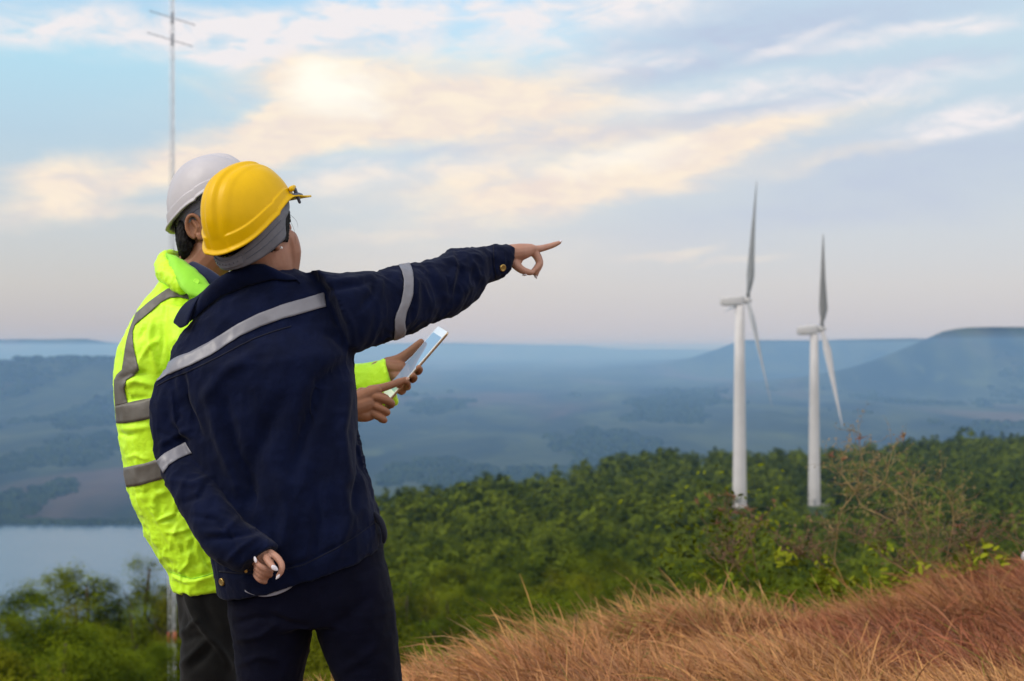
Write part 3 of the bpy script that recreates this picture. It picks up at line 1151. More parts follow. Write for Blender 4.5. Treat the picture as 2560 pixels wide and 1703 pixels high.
    ribbon('yoke_seam', S, [(x, y - 1.4) for x, y in sm], [(x, y + 1.4) for x, y in sm], M_NAVYDK, jacket, 80, 3, .0006)
    for q in (0.06, 0.94):
        pass
    # sleeve stripes
    l = [c2(468, 305), c2(490, 345), c2(508, 420), c2(505, 500), c2(488, 590), c2(460, 660), c2(440, 720), c2(440, 800), c2(432, 880)]
    r = [c2(552, 290), c2(572, 340), c2(586, 420), c2(578, 540), c2(552, 610), c2(528, 670), c2(516, 740), c2(524, 800), c2(512, 870)]
    ribbon('reflective_stripe', S, l, r, M_REFL, jacket, 70, wrap=True)
    t_ = [c4(298, 222), c4(340, 185), c4(400, 150), c4(475, 112)]
    b_ = [c4(340, 300), c4(370, 255), c4(430, 215), c4(515, 178)]
    ribbon('reflective_stripe', S, t_, b_, M_REFL, jacket, 40)
    # cuff: seam line and snap
    cs = [c2(1186, 160), c2(1190, 300), c2(1212, 424)]
    ribbon('cuff_seam', S, [(x - 1.2, y) for x, y in cs], [(x + 1.2, y) for x, y in cs], M_NAVYDK, jacket, 40, 3, .0006)
    h, hn = S.hitn(*c2(1254, 330), .002)
    disc('button', h, hn, .0085, .003, M_BRASS, jacket)
    h, hn = S.hitn(*c4(698, 962), .002)
    if h is not None:
        disc('button', h, hn, .0085, .003, M_BRASS, jacket)
    h = S.hit(*c4(838, 893), .002)
    if h is not None:
        disc('button', h, (0, -.9, -.3), .0035, .002, M_BRASS, jacket)
    # waist seam and side tab
    ws = [(548, 1428), (600, 1434), (680, 1432), (760, 1412), (840, 1372), (900, 1334), (950, 1296)]
    ribbon('waist_seam', S, [(x, y - 1.3) for x, y in ws], [(x, y + 1.3) for x, y in ws], M_NAVYDK, jacket, 70, 3, .0006)
    G = Geo()
    pts = [W(940, 1290, 3.06), W(953, 1306, 3.05), W(961, 1332, 3.05), W(960, 1350, 3.055)]
    G.tube(pts, [.012, .013, .012, .008], 10, flat=((.9, -.2, .35), .45))
    G.obj('waist_tab', M_NAVYDK, jacket)
    # collar: a turned-down band round the neck
    stn = [((476, 750), 3.150, (432, 808), 3.105), ((492, 742), 3.12, (452, 822), 3.055), ((516, 722), 3.085, (484, 806), 3.02), ((540, 698), 3.055, (520, 772), 2.995),
           ((572, 680), 3.035, (560, 742), 2.985), ((618, 664), 3.03, (628, 716), 2.985), ((658, 660), 3.045, (684, 702), 3.01), ((694, 684), 3.075, (720, 706), 3.05),
           ((720, 702), 3.12, (745, 704), 3.10), ((722, 722), 3.17, (756, 720), 3.17), ((690, 742), 3.215, (740, 770), 3.225), ((640, 760), 3.225, (640, 800), 3.24), ((560, 762), 3.20, (540, 810), 3.22)]
    A = np.array([W(*a, y) for a, y, _, _ in stn])
    Bm = np.array([W(*b, y) for _, _, b, y in stn])
    A, Bm = resample(A, 60), resample(Bm, 60)
    pb = project(Bm)
    for i in range(6, 44):
        h = S.hit(pb[i, 0], pb[i, 1], .005)
        if h is not None and abs(h[1] - Bm[i, 1]) < .09:
            Bm[i] = h
    V2, F2 = [], []
    kk = 9
    for i in range(60):
        for j in range(kk):
            s = j / (kk - 1)
            p = A[i] + (Bm[i] - A[i]) * s
            p = p + np.array([0, -.012, .010]) * math.sin(s * math.pi) * .7
            V2.append(p)
    for i in range(59):
        for j in range(kk - 1):
            a = i * kk + j
            F2.append((a, a + kk, a + kk + 1, a + 1))
    V2 = np.array(V2)
    V2 = V2 + ((fbm(V2 * 30, 4, 2) - .5) * .004)[:, None]
    co = mk_obj('collar', V2, F2, M_NAVY, jacket)
    md = co.modifiers.new('t', 'SOLIDIFY'); md.thickness = .004; md.offset = 0
    md = co.modifiers.new('s', 'SUBSURF'); md.levels = 1; md.render_levels = 1
    # undershirt peeping out below the hem
    G = Geo()
    G.loft([ring((590, 1478), (800, 1452), .105, 3.085, n=36), ring((598, 1486), (790, 1462), .108, 3.085, n=36), ring((600, 1470), (780, 1448), .1085, 3.085, n=36)][:2])
    V3 = []
    xs = np.linspace(612, 730, 26)
    for j in range(4):
        for x in xs:
            s = (x - 612) / 118
            yb = 1472 + 19 * math.sin(s * math.pi) ** .8 + (1 - s) * 6 - s * 6
            V3.append(W(x, yb - j * 14, 2.972 + .004 * j))
    F3 = [(j * 26 + i, j * 26 + i + 1, (j + 1) * 26 + i + 1, (j + 1) * 26 + i) for j in range(3) for i in range(25)]
    us = mk_obj('undershirt', V3, F3, M_SHIRT, body)
    md = us.modifiers.new('t', 'SOLIDIFY'); md.thickness = .003
    # trousers
    Q = Geo()
    hips = [((570, 1380), (950, 1290), .118), ((570, 1450), (955, 1360), .122), ((572, 1500), (962, 1400), .122), ((578, 1550), (978, 1470), .12), ((590, 1575), (988, 1530), .11)]
    Q.loft([ring(L, Rr, t, YT) for L, Rr, t in hips])
    Q.loft([ring(a, b, t, YT) for a, b, t in [((572, 1490), (796, 1480), .105), ((579, 1545), (786, 1555), .105), ((588, 1600), (772, 1620), .098), ((597, 1680), (756, 1690), .092)] + LEGL[2:]])
    Q.loft([ring(a, b, t, YT) for a, b, t in [((760, 1460), (968, 1410), .105), ((780, 1545), (986, 1510), .105), ((806, 1620), (996, 1610), .098), ((838, 1690), (1001, 1690), .092)] + LEGR[2:]])
    TV, TF = remesh(Q, .005, 6)
    N = normals(TV, TF)
    TV = TV + N * ((fbm(TV * np.array([18, 18, 12]), 31, 3) - .5) * .010 + (fbm(TV * np.array([22, 22, 40]), 33, 2, True) - .4) * .003)[:, None]
    TV = folds(TV, TF, [([(590, 1560), (640, 1545), (700, 1550)], 8, -.006), ([(595, 1600), (650, 1590), (690, 1560)], 7, .006), ([(600, 1660), (650, 1640), (700, 1650)], 8, .005),
                        ([(780, 1570), (720, 1560), (660, 1530)], 10, -.006), ([(800, 1580), (860, 1550), (930, 1490)], 12, -.005), ([(850, 1680), (900, 1650), (960, 1600)], 12, .005)])
    mk_obj('trousers', TV, TF, M_TROUS_A, body)
    for lx in (675, 947):
        G = Geo()
        a = W(lx, 2300, YT)
        boots(G, a[0], a[1], 5)
        G.obj('boot', M_BOOT, body)
    # hair under the hat, a few strands by the temple
    hair_patch(HC, HM, .93, lambda x, y, z: z > -.03 and z < .09 and y < (.062 - .50 * max(.035 - z, 0) if z > -.02 else .0), .006, 'hair', body)
    strands(HC, HM, .93, [[(.062, .068, .040), (.068, .080, .022), (.068, .081, .006)], [(.070, .055, .03), (.075, .060, .0), (.072, .058, -.03)]], 'hair_strand', body)
    for s in (-1, 1):
        Ge = Geo()
        Ge.ball(np.array([s * .031, .0760, .008]) * .93 @ HM.T + HC, .0112)
        ey = Ge.obj('eye', M_EYE, body)
        Gi = Geo()
        Gi.ball(np.array([s * .031, .0829, .0085]) * .93 @ HM.T + HC, .0057)
        Gi.obj('iris', M_CLIP, ey)
    Ge = Geo()
    Ge.ball(np.array([.087, -.006, -.030]) * .93 @ HM.T + HC, .0032, 10, 6)
    Ge.obj('earring', plain('pearl earring', (.75, .72, .7, 1), .2, .5, 0, .03), body)
    # nails
    nail(chand, 1800, 268, ys + .062, .011, .006, 33, M_NAIL, body, 1.6)
    nail(chand, 800, 1205, ys - .004, .013, .006, 185, M_NAIL, body, -1.2)
    nail(chand, 1120, 1262, ys + .036, .010, .006, 300, M_NAIL, body, -.6)
    nail(clh, 1420, 680, yl - .0285, .017, .0105, 320, M_NAIL, body)
    nail(clh, 1508, 925, yl - .0165, .014, .006, 232, M_NAIL, body)
    nail(clh, 876, 438, yl - .0145, .014, .0065, 108, M_NAIL, body)
    rebase(body, (W(800, 2300, YT)[0], YT, 0))
    hat = build_helmet(HC + HH @ np.array([.007, .0, .036]), HH, .835, M_YEL, 'yellow hard hat on the head of the person pointing', hk=.93)
    rebase(hat, HC + HH @ np.array([0, 0, .035]))


# ---------------- the person in hi-vis who holds the tablet
def build_holder():
    YM = 3.62
    T = [((424, 1462), (640, 1448), .17), ((421, 1430), (648, 1410), .175), ((397, 1385), (640, 1360), .18), ((368, 1336), (628, 1300), .185), ((331, 1258), (610, 1220), .19),
         ((311, 1167), (595, 1130), .2), ((298, 1095), (585, 1050), .205), ((289, 1020), (578, 970), .21), ((286, 940), (570, 900), .215), ((299, 878), (565, 850), .215),
         ((320, 825), (560, 800), .205), ((345, 777), (552, 765), .18), ((378, 730), (540, 735), .14), ((404, 700), (525, 712), .09), ((425, 680), (515, 695), .07)]
    torso = [ring((L[0] + 100 * t, L[1]), Rr, t, YM) for L, Rr, t in T]
    SR = [((420, 760), (520, 790), 3.47), ((425, 850), (555, 850), 3.43), ((450, 960), (580, 940), 3.42), ((500, 1080), (610, 1020), 3.41), ((580, 1130), (640, 1020), 3.41), ((700, 1110), (715, 995), 3.44), ((800, 1085), (800, 980), 3.47), ((862, 1072), (856, 968), 3.49)]
    sr = []
    for a, b, Y in SR:
        h = np.linalg.norm(W(*a, Y) - W(*b, Y)) / 2
        sr.append(ring(a, b, min(h, .07), Y))
    SL = [((450, 770), (560, 800), 3.80), ((480, 880), (610, 880), 3.86), ((560, 1010), (690, 950), 3.88), ((700, 1055), (760, 940), 3.86), ((820, 1050), (830, 920), 3.82), ((905, 1030), (888, 910), 3.79), ((955, 1015), (930, 905), 3.77), ((992, 1008), (962, 899), 3.755)]
    sl = []
    for a, b, Y in SL:
        h = np.linalg.norm(W(*a, Y) - W(*b, Y)) / 2
        sl.append(ring(a, b, min(h, .065), Y))
    G = Geo()
    G.loft(torso); G.loft(sr); G.loft(sl)
    V, F = remesh(G, 0.0042, 4)
    N = normals(V, F)
    cr = fbm(V * np.array([26, 26, 19]) + 5, 41, 3, True)
    cr2 = fbm(V * np.array([60, 60, 45]) + 9, 47, 2, True)
    lo = fbm(V * np.array([8, 8, 6]), 51, 2)
    pxv = project(V)
    low = np.clip((pxv[:, 1] - 1100) / 200, 0, 1)
    V = V + N * ((lo - .5) * .020 + (cr - .35) * (.0060 + .005 * low) + (cr2 - .35) * (.0008 + .0014 * low))[:, None]
    q7 = crop(0, 780, 860 / 2357)
    st = [([q7(960, 330), q7(1010, 250), q7(1080, 190)], 6, .006), ([q7(930, 200), q7(980, 140), q7(1010, 60)], 6, -.006), ([q7(1040, 60), q7(1020, 200), q7(1080, 400)], 8, .007),
          ([q7(1110, 60), q7(1120, 200), q7(1100, 330)], 5, -.004), ([q7(860, 500), q7(930, 470), q7(1040, 500)], 8, .009), ([q7(860, 560), q7(880, 600), q7(1000, 590)], 8, -.007),
          ([q7(960, 330), q7(940, 400), q7(880, 450)], 8, .008), ([q7(1000, 420), q7(930, 420), q7(850, 450)], 7, -.008),
          ([q7(820, 830), q7(870, 850), q7(920, 840)], 6, -.006), ([q7(840, 800), q7(920, 800), q7(1010, 790)], 7, .005),
          ([q7(870, 1000), q7(930, 980), q7(1000, 1010)], 5, .005), ([q7(900, 1250), q7(1000, 1240), q7(1100, 1200)], 8, -.004), ([q7(1080, 1430), q7(1150, 1400), q7(1210, 1380)], 4, .007),
          ([q7(1100, 1440), q7(1180, 1420), q7(1240, 1330)], 4, -.006), ([q7(1190, 1330), q7(1210, 1290), q7(1200, 1250)], 4, .004),
          ([c4(430, 600), c4(400, 680), c4(440, 760)], 5, .005), ([c4(480, 640), c4(520, 700), c4(500, 780)], 5, -.005), ([c4(350, 660), c4(420, 660), c4(500, 640)], 4, .006),
          ([c4(500, 760), c4(490, 850), c4(440, 900)], 5, .007), ([c4(560, 760), c4(600, 850), c4(640, 900)], 5, -.006), ([c4(380, 905), c4(430, 925), c4(500, 950), c4(560, 930), c4(650, 905)], 5, -.006),
          ([c4(400, 930), c4(470, 960), c4(560, 950), c4(650, 920)], 5, .006)]
    V = folds(V, F, st)
    # body
    B = Geo()
    B.loft([shrink(r, .74) for r in torso])
    B.loft([shrink(r, .6) for r in sr]); B.loft([shrink(r, .6) for r in sl])
    near = [((448, 1440), (600, 1430), 3.55, .085), ((450, 1560), (600, 1560), 3.54, .085), ((452, 1700), (590, 1700), 3.53, .078), ((462, 1900), (580, 1900), 3.53, .06), ((472, 2090), (570, 2090), 3.54, .052), ((482, 2180), (560, 2180), 3.55, .045)]
    far = [((460, 1440), (640, 1430), 3.72, .085), ((490, 1560), (650, 1560), 3.72, .085), ((520, 1700), (650, 1700), 3.72, .075), ((530, 1900), (640, 1900), 3.72, .06), ((536, 2090), (630, 2090), 3.72, .052), ((540, 2130), (620, 2130), 3.72, .045)]
    for LG in (near, far):
        B.loft([shrink(ring(a, b, t, Y), .75) for a, b, Y, t in LG])
    B.loft([shrink(ring((440, 1380), (640, 1370), .15, YM), .85), shrink(ring((446, 1480), (640, 1470), .15, YM), .85), shrink(ring((460, 1540), (640, 1540), .12, YM), .85)])
    for lx, Y in ((520, 3.55), (580, 3.72)):
        a = W(lx, HY + 1.2 * FPX / Y, Y)
        B.tube([[a[0], a[1], .12], [a[0] + .1, a[1], .05]], [.04, .035])
    HC = W(556, 572, YM)
    HM = frame(103, 8, 0)
    HH = frame(103, 14, 0)
    add_head(B, HC, HM, .97, ey=-.026, ck=.86)
    B.tube([W(470, 745, YM), W(488, 690, YM), HC + np.array([-.008, 0, -.045])], [.066, .060, .060], 20)
    mm = .001
    # left hand: palm under the tablet, thumb along its edge
    yh = 3.755
    chain(B, ctab, [(250, 700, yh, 24 * mm), (420, 680, yh - .01, 25 * mm), (560, 690, yh - .02, 22 * mm)], 14)
    chain(B, ctab, [(330, 800, yh - .005, 22 * mm), (480, 800, yh - .02, 22 * mm), (580, 800, yh - .03, 18 * mm)], 14)
    chain(B, ctab, [(380, 610, yh, 17 * mm), (540, 560, yh - .008, 15.5 * mm), (680, 460, yh - .008, 12.5 * mm), (800, 360, yh - .008, 11 * mm), (855, 305, yh - .008, 8.5 * mm)], 12)
    for i, (tx, ty, ky, kx) in enumerate([(835, 690, 640, 700), (760, 800, 740, 650), (665, 890, 850, 590), (560, 930, 920, 520)]):
        chain(B, ctab, [(560, 690 + 50 * i, yh - .02, 13 * mm), (kx + 70, ky + 75, yh - .05, 10.5 * mm), (tx - 25, ty + 35, yh - .10, 9.6 * mm), (tx, ty + 10, yh - .145, 9.0 * mm), (tx - 12, ty - 20, yh - .168, 8.0 * mm)], 12)
    # right hand: index taps the tablet, the others curl
    yr = 3.515
    chain(B, ctab, [(-220, 1240, yr - .02, 27 * mm), (-60, 1230, yr - .01, 27 * mm), (90, 1180, yr, 25 * mm)], 16)
    chain(B, ctab, [(-60, 1130, yr - .01, 20 * mm), (90, 1050, yr + .0, 18 * mm), (230, 985, yr + .005, 13 * mm)], 14)
    chain(B, ctab, [(-60, 1300, yr - .01, 22 * mm), (80, 1330, yr - .004, 18 * mm), (190, 1320, yr, 12 * mm)], 14)
    chain(B, ctab, [(150, 985, yr + .004, 13 * mm), (290, 955, yr + .016, 11 * mm), (430, 912, yr + .035, 9.8 * mm), (560, 862, yr + .06, 9 * mm), (650, 838, yr + .078, 8 * mm)], 12)
    chain(B, ctab, [(130, 1080, yr, 13 * mm), (260, 1090, yr - .002, 11.5 * mm), (400, 1140, yr + .004, 10.8 * mm), (440, 1180, yr + .022, 9.6 * mm), (390, 1210, yr + .04, 8.4 * mm)], 12)
    chain(B, ctab, [(120, 1190, yr - .004, 12.5 * mm), (240, 1220, yr - .006, 10.4 * mm), (350, 1275, yr - .002, 9.6 * mm), (380, 1300, yr + .014, 8.6 * mm), (330, 1310, yr + .034, 7.8 * mm)], 12)
    chain(B, ctab, [(110, 1290, yr - .004, 12 * mm), (220, 1335, yr - .008, 10 * mm), (310, 1385, yr - .006, 9.2 * mm), (340, 1405, yr + .008, 8.2 * mm), (290, 1400, yr + .026, 7.2 * mm)], 12)
    chain(B, ctab, [(20, 1020, yr + .01, 14 * mm), (160, 1020, yr + .04, 11 * mm), (290, 1060, yr + .055, 9 * mm), (370, 1085, yr + .058, 7.5 * mm)], 12)
    BV, BF = remesh(B, 0.0021, 2)
    body = mk_obj('person', BV, BF, M_SKIN_B)
    tag(body, 'person in hi-vis yellow jacket and white hard hat holding a tablet', 'person')
    jacket = mk_obj('jacket', V, F, M_HIVIS, body)
    S = Surf(V, F)
    # shoulder sash
    top = [c3(600, 470), c3(540, 417), c3(450, 432), c3(380, 480), c3(300, 540), c3(215, 615), c3(185, 690), c3(165, 745), c3(150, 800), c3(135, 870), c3(122, 960), c3(110, 1040), c3(72, 1075), c3(52, 1120), c3(52, 1200), c3(60, 1310)]
    bot = [c3(610, 512), c3(540, 495), c3(470, 498), c3(400, 535), c3(330, 600), c3(255, 660), c3(205, 705), c3(190, 750), c3(190, 810), c3(198, 880), c3(215, 950), c3(234, 1040), c3(200, 1085), c3(140, 1120), c3(128, 1180), c3(150, 1290)]
    ribbon('reflective_stripe', S, top, bot, M_REFL2, jacket, 120)
    ribbon('reflective_stripe', S, [c3(-60, 1330), c3(50, 1312), c3(150, 1290), c3(240, 1272), c3(330, 1250), (600, 950)], [c3(-50, 1450), c3(60, 1440), c3(140, 1440), c3(230, 1425), c3(330, 1405), (600, 1012)], M_REFL2, jacket, 90, wrap=True)
    ribbon('reflective_stripe', S, [c4(10, 290), c4(95, 268), c4(150, 255), c4(220, 240), c4(300, 215), (600, 1080)], [c4(40, 402), c4(125, 383), c4(200, 372), c4(270, 352), c4(350, 330), (600, 1150)], M_REFL2, jacket, 90, wrap=True)
    # shoulder seams
    for sm in ([c4(375, 900), c4(440, 925), c4(520, 945), c4(600, 925), c4(655, 905)],):
        ribbon('seam', S, [(x - 1, y - .6) for x, y in sm], [(x + 1, y + .6) for x, y in sm], M_HIVIS2, jacket, 50, 3, .0008)
    # collar: rolled hood behind the neck and the flap in front of it
    G = Geo()
    hood = [(c3(535, 195), 3.66, .016), (c3(480, 200), 3.64, .020), (c3(440, 228), 3.60, .025), (c3(440, 280), 3.55, .028), (c3(475, 335), 3.50, .026), (c3(560, 410), 3.47, .02)]
    G.tube([W(*p, Y) for p, Y, _ in hood], [r for *_, r in hood], 18)
    hood2 = [(c3(470, 205), 3.68, .022), (c3(500, 250), 3.76, .026), (c3(580, 330), 3.82, .028), (c3(700, 420), 3.84, .024)]
    G.tube([W(*p, Y) for p, Y, _ in hood2], [r for *_, r in hood2], 18)
    HV, HF = remesh(G, .004, 4)
    N = normals(HV, HF)
    HV = HV + N * ((fbm(HV * 32, 61, 3, True) - .4) * .010)[:, None]
    mk_obj('hood', HV, HF, M_HIVIS, jacket)
    tp = [(c3(442, 165), 3.565), (c3(530, 190), 3.53), (c3(640, 268), 3.50), (c3(700, 330), 3.485), (c3(772, 410), 3.475)]
    bt = [(c3(450, 200), 3.54), (c3(490, 320), 3.47), (c3(560, 430), 3.435), (c3(610, 480), 3.425), (c3(715, 502), 3.425)]
    A = resample(np.array([W(*p, Y) for p, Y in tp]), 40)
    Bm = resample(np.array([W(*p, Y) for p, Y in bt]), 40)
    V2 = []
    for i in range(40):
        for j in range(8):
            s = j / 7
            V2.append(A[i] + (Bm[i] - A[i]) * s + np.array([0, -.010, .006]) * math.sin(s * math.pi))
    V2 = np.array(V2)
    V2 = V2 + ((fbm(V2 * 40, 65, 2) - .5) * .005)[:, None]
    F2 = [(i * 8 + j, (i + 1) * 8 + j, (i + 1) * 8 + j + 1, i * 8 + j + 1) for i in range(39) for j in range(7)]
    co = mk_obj('collar', V2, F2, M_HIVIS2, jacket)
    md = co.modifiers.new('t', 'SOLIDIFY'); md.thickness = .005; md.offset = 0
    sc = Surf(V2, F2)
    h = sc.hit(*c3(663, 382), .003)
    if h is not None:
        disc('button', h, (.1, -.95, .3), .0075, .002, plain('green snap', (.36, .80, .03, 1), .5), jacket)
    # dark shirt collar inside
    G = Geo()
    G.tube([W(*c3(640, 270), 3.54), W(*c3(720, 330), 3.515), W(*c3(790, 390), 3.51), W(*c3(830, 440), 3.52)], [.016, .022, .026, .026], 14, flat=((0, 1, 0), .5))
    G.tube([W(*c3(640, 270), 3.545), W(470, 690, 3.60), W(480, 690, 3.68), W(520, 720, 3.72)], [.012, .012, .012, .012], 12)
    G.obj('shirt_collar', fabric('navy shirt cloth', (.008, .012, .04, 1), (.012, .018, .055, 1)), body)
    # trousers
    Q = Geo()
    Q.loft([ring((442, 1400), (640, 1380), .155, YM), ring((450, 1470), (642, 1455), .16, YM), ring((456, 1540), (642, 1540), .15, YM), ring((460, 1590), (640, 1590), .12, YM)])
    TN = [((456, 1450), (612, 1440), 3.55, .095), ((459, 1560), (612, 1560), 3.54, .095), ((458, 1660), (600, 1660), 3.53, .09), ((452, 1760), (595, 1760), 3.53, .085), ((462, 1900), (590, 1900), 3.53, .075), ((470, 2090), (580, 2090), 3.54, .065), ((476, 2190), (572, 2190), 3.55, .06)]
    TFr = [((470, 1450), (655, 1440), 3.72, .095), ((500, 1560), (660, 1560), 3.72, .095), ((515, 1700), (660, 1700), 3.72, .088), ((524, 1900), (650, 1900), 3.72, .075), ((530, 2090), (640, 2090), 3.72, .065), ((536, 2140), (628, 2140), 3.72, .06)]
    for LG in (TN, TFr):
        Q.loft([ring(a, b, t, Y) for a, b, Y, t in LG])
    TV, TF = remesh(Q, .005, 5)
    N = normals(TV, TF)
    TV = TV + N * ((fbm(TV * np.array([16, 16, 11]), 71, 3) - .5) * .012)[:, None]
    TV = folds(TV, TF, [([c4(475, 1030), c4(520, 1140), c4(590, 1260), c4(700, 1400), c4(740, 1480)], 9, .014), ([c4(445, 1280), c4(500, 1230), c4(555, 1190)], 7, .008), ([c4(440, 1480), c4(520, 1400), c4(600, 1310)], 8, .008),
                        ([c4(450, 1330), c4(520, 1300), c4(590, 1290)], 9, -.008), ([c4(440, 1100), c4(470, 1190), c4(480, 1260)], 9, -.007), ([c4(500, 1500), c4(580, 1420), c4(640, 1350)], 10, -.008), ([c4(560, 1060), c4(620, 1180), c4(700, 1290)], 12, -.008)])
    mk_obj('trousers', TV, TF, M_TROUS_B, body)
    for lx, Y in ((522, 3.55), (584, 3.72)):
        G = Geo()
        boots(G, W(lx, HY, Y)[0], Y, 85)
        G.obj('boot', M_BOOT, body)
    hair_patch(HC, HM, 1.0, lambda x, y, z: (y < -.048 - .10 * max(-.02 - z, 0) + (.09 if z > .022 else 0)) and z > -.118 and z < .09, .009, 'hair', body, 8)
    Gh = Geo()
    Gh.tube([W(458, 560, 3.575), W(457, 582, 3.572), W(460, 604, 3.570), W(463, 624, 3.572), W(460, 648, 3.578)], [.012, .0155, .019, .017, .007], 16)
    Gh.tube([W(452, 566, 3.61), W(456, 600, 3.61), W(460, 640, 3.61)], [.014, .017, .012], 14)
    Gh.tube([W(470, 606, 3.565), W(476, 616, 3.565), W(470, 634, 3.568)], [.008, .007, .004], 10)
    NV, NF = remesh(Gh, .0025, 2)
    NN = normals(NV, NF)
    NV = NV + NN * ((fbm(NV * np.array([260, 260, 60]), 77, 2) - .5) * .006)[:, None]
    mk_obj('nape_hair', NV, NF, M_HAIR, body)
    for s in (-1, 1):
        Ge = Geo()
        Ge.ball(np.array([s * .031, .0760, .008]) * .97 @ HM.T + HC, .0115)
        ey = Ge.obj('eye', M_EYE, body)
        Gi = Geo()
        Gi.ball(np.array([s * .031, .0832, .0085]) * .97 @ HM.T + HC, .0059)
        Gi.obj('iris', M_CLIP, ey)
    nail(ctab, 668, 826, yr + .068, .011, .009, 10, M_NAILB, body)
    rebase(body, (W(540, HY, YM)[0], YM, 0))
    hat = build_helmet(HC + HH @ np.array([0, -.006, .055]), HH, .90, M_WHT, 'white hard hat on the head of the person in hi-vis yellow', hk=.97, bz=.022)
    rebase(hat, HC + HM @ np.array([0, 0, .035]))
    build_tablet()


def build_tablet():
    TR, BR = W(*ctab(1240, 152), 3.60), W(*ctab(430, 1092), 3.585)
    TL, BL = W(*ctab(1092, 92), 3.745), W(*ctab(285, 1018), 3.735)
    ey = (TR + TL - BR - BL) / 2
    ln = np.linalg.norm(ey); ey /= ln
    ex = (TR + BR - TL - BL) / 2
    ex -= ey * (ex @ ey)
    wd = np.linalg.norm(ex); ex /= wd
    nz = np.cross(ex, ey)
    c = (TR + TL + BR + BL) / 4
    if (np.array([0, 0, CZ]) - c) @ nz < 0:
        nz = -nz
    fr = lambda P: c + P[:, :1] * ex + P[:, 1:2] * ey + P[:, 2:3] * nz

    def slab(w, h, r, zs, name, m, parent=None):
        pts = []
        for sx, sy, a0 in ((1, 1, 0), (-1, 1, 90), (-1, -1, 180), (1, -1, 270)):
            for a in np.linspace(a0, a0 + 90, 7):
                pts.append((sx * (w / 2 - r) + r * math.cos(R(a)), sy * (h / 2 - r) + r * math.sin(R(a))))
        pts = np.array(pts)
        G = Geo()
        G.loft([fr(np.column_stack([pts * np.array([(w / 2 - ins) / (w / 2), (h / 2 - ins) / (h / 2)]), np.full(len(pts), z)])) for z, ins in zs])
        return mk_obj(name, G.verts(), G.F, m, parent, smooth=False)
    th = .006
    gold = plain('champagne metal', (.52, .40, .27, 1), .32, .5, .75, .05)
    white = plain('white glass bezel', (.78, .80, .84, 1), .08, .5, 0, .01)

    def scr(t, b):
        b.inputs['Base Color'].default_value = (.02, .025, .03, 1)
        b.inputs['Roughness'].default_value = .03
        b.inputs['IOR'].default_value = 1.75
        b.inputs['Emission Color'].default_value = (.30, .47, .66, 1)  # pale blue glow stands in for the sky mirrored in the glass
        b.inputs['Emission Strength'].default_value = .42
    ms = mat('tablet screen with sky glow', scr)
    tb = slab(wd, ln, .010, [(-th, .0025), (-th * .7, .0005), (-th * .15, 0), (0, .0006)], 'tablet', gold)
    tag(tb, 'slim white tablet with pale gold edge held in both hands', 'tablet')
    slab(wd - .002, ln - .002, .009, [(.0001, 0), (.0009, .0003)], 'bezel', white, tb)
    slab(wd - .016, ln - .044, .001, [(.0006, 0), (.0012, 0)], 'screen', ms, tb)
    rebase(tb, c)

if ONLY in ('', 'people'):
    build_pointer()
    build_holder()

# ------------------------------------------------------------------ land, lake, forest, grass, turbines, mast
def tri(a, xs, ys):
    return float(np.interp(a, xs, ys))


# everything below is laid out by the tangent a = x / y of the direction and the distance r from the viewpoint
VZ = -396.0
A_EDGE = [-.6, -.36, -.24, -.15, -.095, -.055, -.01, .01, .037, .083, .12, .16, .21, .236, .28, .36, .6]
ROW_TOP = [1560, 1545, 1400, 1330, 1260, 1238, 1205, 1211, 1162, 1140, 1130, 1135, 1135, 1124, 1097, 1075, 1060]   # photo row where the near wood ends
R_EDGE = [90, 95, 100, 260, 430, 500, 560, 570, 640, 720, 760, 780, 800, 830, 920, 1000, 1100]


def crest(a):
    k = .9 if a > -.075 else 1.3
    a = min(max(a, -.5), .6)
    return (6 + .45 * k) / (1 - k * a)


